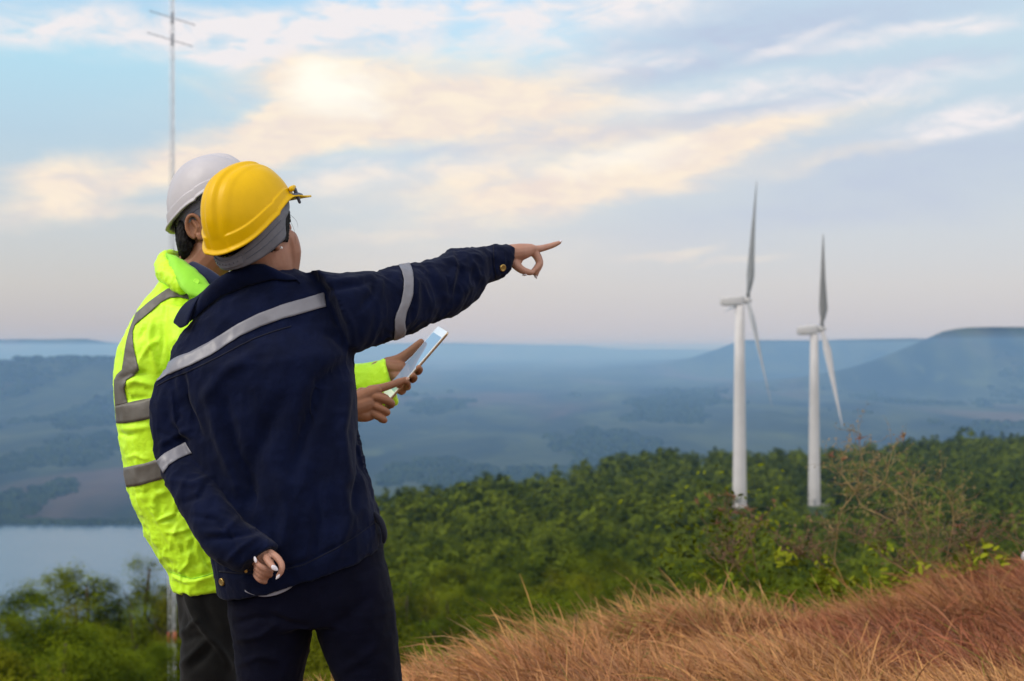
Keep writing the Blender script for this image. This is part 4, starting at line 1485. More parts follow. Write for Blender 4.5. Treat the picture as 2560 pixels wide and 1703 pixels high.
def hill_profile(a):
    a = min(max(a, -.6), .6)
    rc = crest(a)
    zc = -.085 * max(rc - 3, 0)
    re = tri(a, A_EDGE, R_EDGE)
    ze = -(tri(a, A_EDGE, ROW_TOP) - HY) / FPX * re + CZ - 8.0
    rs = [0, 3, rc, rc + 3, rc + 25, 60, 100, 200, 300, 550]
    zs = [0, 0, zc, zc - .8, -9.5, -19, -27, -38, -46.5, -61]
    if a < -.12:
        w = min(1, (-.12 - a) / .1)
        zs[5] = zs[5] * (1 - w) + -15.5 * w
        zs[6] = zs[6] * (1 - w) + -23.5 * w
    keep = [(r, z) for r, z in zip(rs, zs) if r < re - 25]
    rs = [r for r, _ in keep] + [re]
    zs = [z for _, z in keep] + [ze]
    # down to the valley
    r1 = re + 30
    rs += [r1, r1 + (-ze + VZ * -1 - 14) / .42]
    zs += [ze - 7, VZ]
    # far country: (distance, photo row of the skyline there)
    far = [
        (9400, [-.4, -.30, -.255, -.22, -.17, -.10, .0, .1, .4], [901, 903, 908, 925, 955, 1000, 1006, 1006, 1006], 1700),
        (12000, [.05, .13, .185, .215, .24, .26, .275, .29, .303, .312, .32, .34, .40, .6], [980, 972, 958, 938, 916, 893, 872, 850, 832, 825, 822, 821, 823, 824], 1500),
        (18500, [-.4, .05, .105, .125, .142, .152, .160, .165, .20, .25, .32, .34, .6], [930, 930, 912, 896, 875, 861, 851, 848, 847, 849, 850, 852, 852], 2300),
        (38000, [-.40, -.345, -.325, -.30, -.285, -.27, -.25, -.2, -.1, -.04, .0, .03, .05, .065, .09, .14, .3], [853, 848, 850, 848, 856, 863, 866, 864, 861, 857, 860, 862, 864, 871, 874, 874, 880], 5000)]
    R0 = rs[-1]
    rs += [max(R0 + 50, 4600), 6500]
    zs += [VZ, VZ + 26]
    for d, xs, ys, w in far:
        row = tri(a, xs, ys)
        z = CZ - (row - HY) / FPX * d
        base = VZ + 26 + (d - 6500) * .004
        rs += [d - w, d - w * .55, d - w * .12, d, d + w * .25]
        up = max(z - base, 0)
        zs += [base, base + up * .35, base + up * .93, base + up, base + up * .98]
    rs.append(43000)
    zs.append(zs[-1])
    return rs, zs


_prof = {}


def ground_z(x, y):
    r = math.hypot(x, y)
    a = x / max(y, 1e-3) if y > 0 else (.6 if x > 0 else -.6)
    a = min(max(a, -.6), .6)
    k = round(a * 500)
    if k not in _prof:
        _prof[k] = hill_profile(k / 500)
    rs, zs = _prof[k]
    return float(np.interp(r, rs, zs))


def m_ground():
    def fn(t, b):
        g = t.new('ShaderNodeNewGeometry').outputs['Position']
        ln = t.new('ShaderNodeVectorMath', operation='LENGTH')
        t.l.new(g, ln.inputs[0])
        d = ln.outputs['Value']
        n1 = t.noise(g, .9, 6, .6)
        near = t.mix(t.mapr(n1, .3, .7), (.10, .055, .03, 1), (.20, .11, .05, 1))
        wood = t.mix(t.mapr(t.noise(g, .12, 5, .6), .3, .7), (.018, .030, .010, 1), (.045, .065, .018, 1))
        mpn = t.new('ShaderNodeMapping')
        t.l.new(g, mpn.inputs[0])
        mpn.inputs['Scale'].default_value = (1, .28, 1)
        gg = mpn.outputs[0]
        n2 = t.noise(gg, .0016, 9, .66, .5)
        n3 = t.noise(gg, .0085, 6, .65)
        n4 = t.noise(gg, .0007, 5, .6, .6)
        val = t.mix(t.mapr(n2, .40, .62), (.004, .011, .006, 1), (.042, .055, .022, 1))
        val = t.mix(t.mapr(n3, .52, .75, 0, .75), val, (.004, .010, .007, 1))
        val = t.mix(t.mapr(n4, .52, .66, 0, .6), val, (.115, .072, .058, 1))
        val = t.mix(t.mapr(t.noise(gg, .0030, 5, .6, .8), .60, .66, 0, .6), val, (.065, .085, .032, 1))
        c = t.mix(t.mapr(d, 9, 20), near, wood)
        c = t.mix(t.mapr(d, 700, 1400), c, val)
        t.l.new(c, b.inputs['Base Color'])
        b.inputs['Roughness'].default_value = .95
        b.inputs['Specular IOR Level'].default_value = .1
    return mat('ground', fn)


def build_terrain():
    az = np.concatenate([np.linspace(-180, -34, 24, endpoint=False), np.linspace(-34, -23, 30, endpoint=False), np.linspace(-23, 23, 520, endpoint=False), np.linspace(23, 34, 30, endpoint=False), np.linspace(34, 180, 24, endpoint=False)])
    rr = np.concatenate([[0.4], np.linspace(1, 14, 40), np.geomspace(15, 3000, 110), np.linspace(3060, 13000, 190), np.linspace(13100, 43000, 130)])
    V, F = [], []
    na, nr = len(az), len(rr)
    Z = np.zeros((na, nr))
    for i, q in enumerate(az):
        a = math.tan(R(q)) if abs(q) < 80 else (.6 if q > 0 else -.6)
        rs, zs = hill_profile(a)
        Z[i] = np.interp(rr, rs, zs)
    X = np.sin(np.radians(az))[:, None] * rr[None]
    Y = np.cos(np.radians(az))[:, None] * rr[None]
    P = np.stack([X, Y, Z], 2).reshape(-1, 3)
    amp = np.interp(P[:, 1] * 0 + np.hypot(P[:, 0], P[:, 1]), [0, 8, 60, 1000, 2200, 3400, 4200, 9000, 38000], [0, .04, .8, 1.5, 0, 0, 75, 85, 60])
    P[:, 2] += (fbm(P / np.array([1250., 2600., 1e9]) + 3, 5, 4) - .5) * amp
    amp2 = np.interp(np.hypot(P[:, 0], P[:, 1]), [0, 4, 12], [0, .05, 0])
    P[:, 2] += (fbm(P / np.array([1.2, 1.2, 1e9]), 6, 3) - .5) * amp2
    idx = np.arange(na * nr).reshape(na, nr)
    nx = np.roll(idx, -1, 0)
    F = np.stack([idx[:, :-1], idx[:, 1:], nx[:, 1:], nx[:, :-1]], 2).reshape(-1, 4)
    # close the hub
    hub = [tuple(int(i) for i in idx[:, 0][::-1])]
    me = mk_mesh('ground', P, F)
    o = mk_obj('ground', me, None, m_ground())
    tag(o, 'grassy hilltop falling away to wooded valley and far flat topped hills', kind='structure')
    G = Geo()
    G.V.append(P[idx[:, 0]]); G.n = na; G.F = [tuple(range(na))]
    h = G.obj('hilltop_ground', m_ground(), None)
    tag(h, 'bare ground of the hilltop', kind='structure')


def m_water():
    def fn(t, b):
        g = t.new('ShaderNodeNewGeometry').outputs['Position']
        t.l.new(t.mix(t.mapr(t.noise(g, .004, 4, .5), .35, .65), (.05, .085, .12, 1), (.07, .105, .14, 1)), b.inputs['Base Color'])
        b.inputs['Roughness'].default_value = .22
        b.inputs['IOR'].default_value = 1.33
        bump(t, b, t.noise(g, .35, 4, .6), .12, .6)
    return mat('lake water', fn)


def build_lake():
    pts = []
    for q in np.linspace(0, 2 * math.pi, 160, endpoint=False):
        n = fbm(np.array([[math.cos(q) * 2.2 + 9, math.sin(q) * 2.2, 3]]), 8, 4)[0] - .5
        cx, cy = -1370, 2320
        rx, ry = 1110 * (1 + .18 * n), 880 * (1 + .10 * n)
        c, s = math.cos(q), math.sin(q)
        y = cy + ry * np.sign(s) * abs(s) ** .55
        pts.append((cx + rx * np.sign(c) * abs(c) ** .8, y, VZ + 1.6))
    G = Geo()
    n = len(pts)
    G.V.append(np.array(pts)); G.n = n; G.F = [tuple(range(n))]
    o = G.obj('lake', m_water())
    tag(o, 'still grey blue lake in the valley', kind='structure')


def m_leaf(name, lo, hi, warm, scale=.25):
    def fn(t, b):
        g = t.new('ShaderNodeNewGeometry').outputs['Position']
        oi = t.new('ShaderNodeObjectInfo').outputs['Random']
        n = t.noise(g, scale, 3, .6)
        n2 = t.noise(g, 2.2, 2, .6)
        c = t.mix(t.mapr(t.m('ADD', t.m('MULTIPLY', n, .85), t.m('MULTIPLY', n2, .15)), .40, .60), lo, hi)
        c = t.mix(t.mapr(oi, .2, 1.0, 0, .45), c, warm)
        t.l.new(c, b.inputs['Base Color'])
        b.inputs['Roughness'].default_value = .9
        b.inputs['Specular IOR Level'].default_value = 0.0
        b.inputs['Transmission Weight'].default_value = 0
        b.inputs['Subsurface Weight'].default_value = 0
    return mat(name, fn)


def crown_mesh(seed, H, Wd, shape, nclump, nleaf, leaf):
    """foliage of one tree, base at z = 0: clumps of small leaf faces through the crown's volume"""
    g = np.random.default_rng(seed)
    V, F = [], []
    z0 = H * (.10 if shape == 'cone' else .16)
    C = []
    for _ in range(nclump):
        u = g.random()
        if shape == 'cone':
            h = 1 - g.random() ** .72
            h = h * .97
            rad = Wd / 2 * ((1 - h) ** .7 + .06) * (.35 + .75 * g.random() ** .5)
            rad *= .8 + .4 * math.sin(h * 16 + seed)
        else:
            h = g.random() ** .75
            rad = Wd / 2 * math.sqrt(max(1 - (2 * (h - .42)) ** 2 * .72, .06)) * (.25 + .85 * g.random() ** .5)
        q = g.random() * 2 * math.pi
        rad *= 1 + .25 * math.sin(2 * q + seed) + .15 * math.sin(5 * q + 2 * seed)
        C.append((rad * math.cos(q), rad * math.sin(q), z0 + (H - z0) * h))
    C = np.array(C)
    n = nclump * nleaf
    cs = np.repeat(C, nleaf, 0)
    sz = np.repeat(g.uniform(.6, 1.25, nclump) * (1.15 - .55 * (C[:, 2] - z0) / (H - z0)), nleaf)
    off = g.normal(0, 1, (n, 3)) * np.array([.34, .34, .27]) * (Wd / 4.2) * sz[:, None]
    P = cs + off
    d = g.normal(0, .34, (n, 3)); d[:, 2] += .40
    d += off * 1.2 / (Wd / 4.2) + 1.1 * (cs - np.array([0, 0, H * .45])) / (Wd / 2)
    d /= np.linalg.norm(d, axis=1)[:, None]
    u = np.cross(d, g.normal(0, 1, (n, 3))); u /= np.linalg.norm(u, axis=1)[:, None]
    v = np.cross(d, u)
    s = leaf * g.uniform(.6, 1.3, n)[:, None]
    Q = np.stack([P - u * s * .9, P - v * s * .45 + d * s * .12, P + u * s * .9, P + v * s * .45 + d * s * .12], 1).reshape(-1, 3)
    return Q, np.arange(n * 4).reshape(-1, 4)


def trunk_geo(seed, H, Wd, shape):
    g = random.Random(seed)
    G = Geo()
    top = H * (.9 if shape == 'cone' else .62)
    G.tube([(0, 0, -.4), (.05 * H * (g.random() - .5), .05 * H * (g.random() - .5), top * .5), (.08 * H * (g.random() - .5), .08 * H * (g.random() - .5), top)], [.028 * H, .02 * H, .006 * H], 8)
    for k in range(6):
        h = H * g.uniform(.2, .55)
        q = k * 1.05 + g.random()
        rr = Wd * g.uniform(.25, .4)
        G.tube([(0, 0, h), (rr * .55 * math.cos(q), rr * .55 * math.sin(q), h + .14 * H), (rr * math.cos(q), rr * math.sin(q), h + .28 * H)], [.009 * H, .006 * H, .002 * H], 6)
    return G


M_BARK = plain('bark', (.09, .065, .045, 1), .9, .2, 0, .3, 3, 0, .5, 8)
M_LEAF = m_leaf('broad leaf', (.026, .042, .004, 1), (.115, .150, .007, 1), (.16, .145, .008, 1))
M_LEAF_DK = m_leaf('dark leaf', (.022, .038, .003, 1), (.095, .132, .006, 1), (.12, .13, .007, 1))


def in_view(x, y, z, m=60):
    if y < 1:
        return False
    px, py = 1280 + x / y * FPX, HY - (z - CZ) / y * FPX
    return -m < px < 2560 + m and 700 < py < 1703 + 90


def build_forest():
    kinds = []
    for k in range(6):
        sh = 'cone' if k < 3 else 'round'
        H, Wd = (8.0, 4.4) if sh == 'cone' else (7.5, 5.8)
        Q, F = crown_mesh(100 + k, H, Wd, sh, 120, 125, .088)
        cm = mk_mesh('crown', Q, F, False)
        cm.materials.append(M_LEAF if k % 3 else M_LEAF_DK)
        tg = trunk_geo(200 + k, H, Wd, sh)
        tm = mk_mesh('trunk', tg.verts(), tg.F)
        tm.materials.append(M_BARK)
        kinds.append((cm, tm, H))
    spots = []
    # trees of the left foreground, tops read off the photo: (column, row of the top, distance, kind)
    lead = [(362, 1383, 84, 0, 'tallest conical green tree above the lake, left of the mast'), (236, 1428, 80, 1, 'conical green tree with a thin tip, right of the rounded one by the lake'),
            (150, 1428, 82, 4, 'rounded green tree standing against the lake, second from the left'), (70, 1492, 78, 3, 'low broad green tree against the lake at the left edge'), (12, 1556, 74, 5, 'small green tree cut by the left edge below the lake'),
            (300, 1462, 80, 2, 'green conical tree tucked under the tallest one above the lake'),
            (196, 1476, 76, 2, 'short conical green tree between the rounded and the thin tipped tree by the lake'), (416, 1452, 82, 1, 'conical green tree between the tallest one and the jacket in hi-vis'),
            (446, 1612, 60, 4, 'low rounded green tree in front of the foot of the lattice mast'), (398, 1622, 56, 3, 'low broad green tree just left of the foot of the lattice mast')]
    for px, py, r, k, lab in lead:
        x = (px - 1280) / FPX * r
        zt = CZ - (py - HY) / FPX * r
        zg = ground_z(x, r)
        spots.append((x, r, zg, (zt - zg) / kinds[k][2], k, lab))
    g = np.random.default_rng(3)
    # the rest of the left slope
    tries = 0
    have = [(s[0], s[1]) for s in spots]
    n_left = 0
    while n_left < 95 and tries < 4000:
        tries += 1
        r = g.uniform(30, 88)
        a = g.uniform(-.40, -.10)
        x = a * r
        if any((x - p) ** 2 + (r - q) ** 2 < 2.6 ** 2 for p, q in have):
            continue
        k = int(g.integers(0, 6))
        s = g.uniform(.55, .95)
        zg = ground_z(x, r)
        # keep tops under the skyline of the picture
        col = 1280 + a * FPX
        lim = np.interp(col, [0, 80, 150, 240, 300, 364, 470, 700, 900], [1590, 1530, 1480, 1475, 1500, 1440, 1420, 1420, 1420])
        row = HY - (zg + s * kinds[k][2] - CZ) / r * FPX
        if row < lim:
            continue
        have.append((x, r))
        spots.append((x, r, zg, s, k, None))
        n_left += 1
    # spur running away to the right
    r = 46.0
    while r < 1010:
        st = 3.6 + r * .0085
        a = -.14
        while a < .43:
            aa = a + g.uniform(-.4, .4) * st / r
            rr = r + g.uniform(-.5, .5) * st
            re = tri(aa, A_EDGE, R_EDGE)
            if rr < re + 6 and rr > crest(aa) + 26:
                x, y = aa * rr, rr
                if not (math.hypot(x - TURB[0][0], y - TURB[0][1] + 14) < 20 or math.hypot(x - TURB[1][0], y - TURB[1][1] + 12) < 17):
                    s = g.uniform(.62, 1.42) * (1 + .2 * (rr > 350))
                    if g.random() < .04:
                        s *= 1.25
                    if rr < 75:
                        s *= .75
                    spots.append((x, y, ground_z(x, y), s, int(g.integers(0, 6)), None))
            a += st / r
        r += st * .92
    # keep the feet of the towers and of the mast in sight
    def hides(s):
        x, y, zg, sc = s[:4]
        col, row = 1280 + x / y * FPX, HY - (zg + sc * 8 - CZ) / y * FPX
        hw = sc * 2.9 / y * FPX
        for tc, tr, ty in ((1280 + TURB[0][0] / TURB[0][1] * FPX, 1258, 558), (1280 + TURB[1][0] / TURB[1][1] * FPX + 8, 1266, 566), (431, 1603, 70)):
            if y < ty and abs(col - tc) < 20 + hw and row < tr:
                return True
        return False
    spots = [s for s in spots if s[5] or not hides(s)]
    spots = [s for s in spots if in_view(s[0], s[1], s[2] + s[3] * 7.5)]
    lead_n = [s for s in spots if s[5]]
    rest = sorted([s for s in spots if not s[5]], key=lambda s: s[1] / s[3])
    ind = lead_n + rest[:285]
    mass = rest[285:]
    print('trees', len(ind), 'mass', len(mass))
    for x, y, zg, s, k, lab in ind:
        cm, tm, H = kinds[k]
        e = empty('tree', (x, y, zg))
        e.scale = (s * g.uniform(.88, 1.15), s * g.uniform(.88, 1.15), s)
        e.rotation_euler = (0, 0, g.uniform(0, 6.28))
        tag(e, lab or ('green leafy tree in the dense wood on the slope below the hilltop'), 'tree', 'trees of the wood below the hilltop')
        for nm, me in (('crown', cm), ('trunk', tm)):
            c = bpy.data.objects.new(nm, me)
            COL.objects.link(c)
            c.parent = e
    # far wood as one mass
    Vs, Fs, n = [], [], 0
    lods = []
    for k in range(6):
        sh = 'cone' if k < 2 else 'round'
        H, Wd = (8.0, 4.6) if sh == 'cone' else (7.5, 6.2)
        lods.append((crown_mesh(300 + k, H, Wd, sh, 70, 24, .27), crown_mesh(400 + k, H, Wd, sh, 46, 13, .45)))
    for x, y, zg, s, k, _ in mass:
        Q, F = lods[k][0 if y < 330 else 1]
        q = g.uniform(0, 6.28)
        c, sn = math.cos(q), math.sin(q)
        P = Q * s
        P = np.stack([P[:, 0] * c - P[:, 1] * sn + x, P[:, 0] * sn + P[:, 1] * c + y, P[:, 2] + zg], 1)
        Vs.append(P); Fs.append(F + n); n += len(P)
    me = mk_mesh('wood', np.concatenate(Vs), np.concatenate(Fs), False)
    o = mk_obj('wood', me, None, m_leaf('wood leaf', (.034, .052, .005, 1), (.112, .142, .010, 1), (.125, .14, .010, 1), .085))
    tag(o, 'dense green wood covering the far part of the spur', 'wood', kind='stuff')


def build_valley_wood():
    g = np.random.default_rng(21)
    N = 60000
    r = np.exp(g.uniform(math.log(3000), math.log(11000), N))
    a = g.uniform(-.40, .40, N)
    x, y = a * r, r
    P = np.stack([x / 420, y / 1500, 0 * x], 1)
    f = fbm(P + 4, 61, 4)
    ok = f > .56
    # a ragged line of trees on the far shore of the lake
    ns = 900
    xs = g.uniform(-1560, -200, ns)
    ys = 3195 + g.normal(0, 14, ns) + 30 * fbm(np.stack([xs / 160, 0 * xs, 0 * xs], 1), 3, 2)
    x = np.concatenate([x[ok][:9000], xs]); y = np.concatenate([y[ok][:9000], ys])
    n = len(x)
    z = np.array([ground_z(p, q) for p, q in zip(x, y)])
    rr = np.hypot(x, y)
    # same relief as the land sheet
    amp = np.interp(rr, [0, 2200, 3400, 4200, 9000, 38000], [1.5, 0, 0, 75, 85, 60])
    z = z + (fbm(np.stack([x / 1250, y / 2600, z / 1e9], 1) + 3, 5, 4) - .5) * amp
    s = g.uniform(5, 13, n) * np.interp(rr, [3000, 9000], [.8, 2.0])
    m = 14
    c = np.repeat(np.stack([x, y, z + s * .45], 1), m, 0)
    ss = np.repeat(s, m)
    d = g.normal(0, 1, (n * m, 3)); d[:, 2] = np.abs(d[:, 2]); d /= np.linalg.norm(d, axis=1)[:, None]
    p = c + d * ss[:, None] * np.array([1.1, 1.1, .55])
    u = np.cross(d, g.normal(0, 1, (n * m, 3))); u /= np.linalg.norm(u, axis=1)[:, None]
    v = np.cross(d, u)
    q = ss[:, None] * .55
    Q = np.stack([p - u * q, p - v * q, p + u * q, p + v * q], 1).reshape(-1, 3)
    o = mk_obj('valley_wood', mk_mesh('valley_wood', Q, np.arange(len(Q)).reshape(-1, 4), False), None, m_leaf('valley leaf', (.012, .024, .011, 1), (.036, .054, .018, 1), (.036, .054, .018, 1), .01))
    tag(o, 'dark woods and tree lines scattered over the hazy valley', 'wood', kind='stuff')


# ---------------- wind turbines
TURB = [(0.160 * 558, 558.0), (0.2125 * 566, 566.0)]


def blade_geo(G, O, axis, th, L, chord, pitch, bend):
    """one blade from hub centre O; axis = rotor axis, th = angle in the rotor plane"""
    axis = np.asarray(axis, float)
    side = np.cross(axis, [0, 0, 1.0]); side /= np.linalg.norm(side)
    up = np.cross(side, axis); up /= np.linalg.norm(up)
    d = math.cos(R(th)) * side + math.sin(R(th)) * up
    tan = np.cross(axis, d)
    rings = []
    an = np.linspace(0, 2 * math.pi, 16, endpoint=False)
    for s in np.linspace(0, 1, 22):
        r = 1.2 + s * (L - 1.2)
        if s < .06:
            c, t = chord * .42, chord * .42
        else:
            k = np.interp(s, [.06, .2, .5, 1], [.45, 1.0, .62, .10])
            c, t = chord * k, chord * k * np.interp(s, [.06, .2, 1], [.9, .30, .14])
        tw = R(pitch + np.interp(s, [0, .2, 1], [18, 14, 0]))
        e1 = math.cos(tw) * tan + math.sin(tw) * axis
        e2 = -math.sin(tw) * tan + math.cos(tw) * axis
        ctr = O + d * r + axis * bend * s * s + e1 * c * .15 * (s > .06)
        rings.append(ctr + (np.cos(an) * c / 2)[:, None] * e1 + (np.sin(an) * t / 2)[:, None] * e2)
    G.loft(rings)


M_BLADE_LIT = plain('lit blade paint', (.40, .39, .39, 1), .55, .2, 0, .05, .3)  # lighter copy for the rotor whose blades catch the light
M_BLADE_SHADE = plain('shaded blade paint', (.31, .32, .33, 1), .55, .2, 0, .05, .3)  # same white blades, shade from their pitch put into the colour


def build_turbine(x, y, zb, zh, rb, rt, psi, tilt, th0, L, nac, label, pitch, mb):
    root = empty('wind_turbine', (x, y, zb))
    tag(root, label, 'wind turbine', 'white wind turbines on the wooded spur')
    O = np.array([x, y, zb])
    an = np.linspace(0, 2 * math.pi, 32, endpoint=False)
    circ = lambda c, r: np.asarray(c) + r * np.stack([np.cos(an), np.sin(an), 0 * an], 1)
    G = Geo()
    H = zh - zb
    G.loft([circ((0, 0, -3), rb * 1.04), circ((0, 0, .5), rb * 1.04), circ((0, 0, .55), rb)] + [circ((0, 0, h * (H - 1.9)), rb + (rt - rb) * h) for h in (.02, .33, .334, .66, .664, 1)])
    tw = G.obj('tower', M_TURB, root)
    G = Geo()
    G.box((-.3, -rb - .02, 3.2), (.5, .12, 1.2))
    G.obj('door', plain('grey door', (.3, .3, .31, 1), .5), tw, False)
    ax = np.array([math.cos(psi) * math.cos(tilt), -math.sin(psi) * math.cos(tilt), math.sin(tilt)])
    side = np.cross(ax, [0, 0, 1.0]); side /= np.linalg.norm(side)
    up = np.cross(side, ax)
    T = np.array([0, 0, H])

    def sect(t, w, h, dz=0):
        c = T + ax * t + up * dz
        p = 5
        ce = np.sign(np.cos(an)) * np.abs(np.cos(an)) ** (2 / p)
        se = np.sign(np.sin(an)) * np.abs(np.sin(an)) ** (2 / p)
        return c + (ce * w)[:, None] * side + (se * h)[:, None] * up
    G = Geo()
    b, f = -nac, nac * .22
    G.loft([sect(b, 1.0, 1.1, .1), sect(b + .5, 1.5, 1.6, .1), sect(b + nac * .5, 1.75, 1.85), sect(f - 1.2, 1.75, 1.85), sect(f, 1.35, 1.4)])
    na = G.obj('nacelle', M_TURB, root)
    G = Geo()
    G.tube([T + ax * (b + 1.2) + up * 1.6, T + ax * (b + 1.2) + up * 3.0], [.08, .06], 6)
    G.obj('wind_vane', M_TURB, na)
    hubc = T + ax * (f + 1.6)
    G = Geo()
    rg = []
    for t, r in ((-1.5, 1.3), (-.6, 1.6), (.3, 1.5), (1.1, 1.0), (1.6, .35), (1.7, .05)):
        rg.append(hubc + ax * t + r * (np.cos(an)[:, None] * side + np.sin(an)[:, None] * up))
    G.loft(rg)
    G.obj('hub', M_TURB, root)
    for k in range(3):
        G = Geo()
        blade_geo(G, hubc, ax, th0 + 120 * k, L, 3.6, pitch, .8)
        G.obj('blade', mb, root)


def build_turbines():
    for i, (hub_row, base_row, rb, rt, psi, tilt, th0, L, nac, lab, pitch) in enumerate([
            (752, 1262, 2.75, 1.85, R(-3.4), R(3), 64, 49.5, 7.6, 'nearer white wind turbine, its tower wider and its rotor higher in the picture', 30),
            (824, 1274, 2.45, 1.6, R(3.9), R(6.1), 57, 43.0, 6.8, 'smaller white wind turbine on the right with its lower hub', 55)]):
        x, y = TURB[i]
        zb = CZ - (base_row - HY) / FPX * y
        zh = CZ - (hub_row - HY) / FPX * y
        zg = ground_z(x, y)
        build_turbine(x, y, min(zb, zg), zh, rb, rt, psi, tilt, th0, L, nac, lab, pitch, (M_BLADE_SHADE, M_BLADE_LIT)[i])
    # transformer hut beside the second tower
    x, y = TURB[1]
    x += 4.6; y -= 1.0
    zb = ground_z(x, y)
    z1 = CZ - (1262 - HY) / FPX * y
    G = Geo()
    G.box((x, y, (zb - .5 + z1) / 2), (1.7, 1.4, (z1 - zb + .5) / 2))
    o = G.obj('transformer_kiosk', plain('pale kiosk paint', (.5, .47, .48, 1), .6), None, False)
    tag(o, 'small pale kiosk at the foot of the smaller wind turbine', 'kiosk')
    G = Geo()
    G.box((x, y, z1 + .12), (1.95, 1.65, .12))
    G.obj('roof', plain('kiosk roof', (.35, .33, .34, 1), .7), o, False)
    G = Geo()
    G.box((x - .3, y - 1.45, z1 - 1.5), (.55, .05, 1.2))
    G.obj('door', plain('kiosk door', (.3, .3, .32, 1), .6), o, False)
    rebase(o, (x, y, zb))


def build_mast():
    r = 70.0
    x = (431 - 1280) / FPX * r
    zb = ground_z(x, r)
    zt = 26.0
    root = empty('lattice_mast', (x, r, zb))
    tag(root, 'slender grey lattice mast with cross antennas rising behind the two people', 'mast')
    mg = plain('galvanised steel', (.60, .61, .64, 1), .55, .4, .2, .1, 2)
    mo = plain('faded orange paint', (.42, .12, .06, 1), .6, .3, 0, .1, 2)
    Hh = zt - zb
    w = .135
    cor0 = [np.array([w * math.cos(R(q)), w * math.sin(R(q)), 0]) for q in (90, 210, 330)]
    zor0, zor1 = CZ - (1607 - HY) / FPX * r - zb, CZ - (1578 - HY) / FPX * r - zb

    def lat(z0, z1, nm, m, k=1.0):
        G = Geo()
        cor = [c * k for c in cor0]
        for c in cor:
            G.tube([c + [0, 0, z0], c + [0, 0, z1]], [.019 * k, .019 * k], 8, False)
        n = max(1, int((z1 - z0) / .36))
        zs = np.linspace(z0, z1, n + 1)
        for i in range(n):
            for k in range(3):
                a, b = cor[k], cor[(k + 1) % 3]
                if i % 2:
                    a, b = b, a
                G.tube([a + [0, 0, zs[i]], b + [0, 0, zs[i + 1]]], [.008, .008], 5, False)
                G.tube([a + [0, 0, zs[i]], b + [0, 0, zs[i]]], [.007, .007], 5, False)
        return G.obj(nm, m, root)
    zl = zor1 + 6.0
    lat(-.3, zor0 - .01, 'mast_foot', mg, 1.45)
    lat(zor0, zor1, 'painted_section', mo, 1.5)
    lat(zor1 + .01, zl, 'lower_lattice', mg, 1.45)
    lat(zl + .01, Hh, 'lattice', mg)
    # solid feeder tube up the middle
    G = Geo()
    G.tube([(0, 0, 0), (0, 0, Hh)], [.020, .020], 8, False)
    G.obj('feeder_tube', mg, root)
    for row, x0, x1 in ((46, 378, 484), (100, 372, 478)):
        z = CZ - (row - HY) / FPX * r - zb
        k = r / FPX
        G = Geo()
        a = np.array([(x0 - 431) * k, -.3, z + .30]); b = np.array([(x1 - 431) * k, .3, z - .26])
        G.tube([a, b], [.020, .020], 8)
        for s in (0.04, .2, .36, .62, .8, .96):
            c = a + (b - a) * s
            G.tube([c + [0, -.22, 0], c + [0, .22, 0]], [.009, .009], 6)
        G.tube([(0, 0, z - .22), (0, 0, z + .28)], [.06, .06], 8)
        G.obj('antenna', plain('dark aluminium', (.27, .28, .32, 1), .5, .4, .3), root)


# ---------------- grass, shrubs, stone on the crest
def m_grass():
    def fn(t, b):
        at = t.new('ShaderNodeAttribute', attribute_name='tone')
        at.attribute_type = 'GEOMETRY'
        t.l.new(at.outputs['Color'], b.inputs['Base Color'])
        b.inputs['Roughness'].default_value = .65
        b.inputs['Specular IOR Level'].default_value = .2
        b.inputs['Sheen Weight'].default_value = .1
    return mat('dry grass', fn)


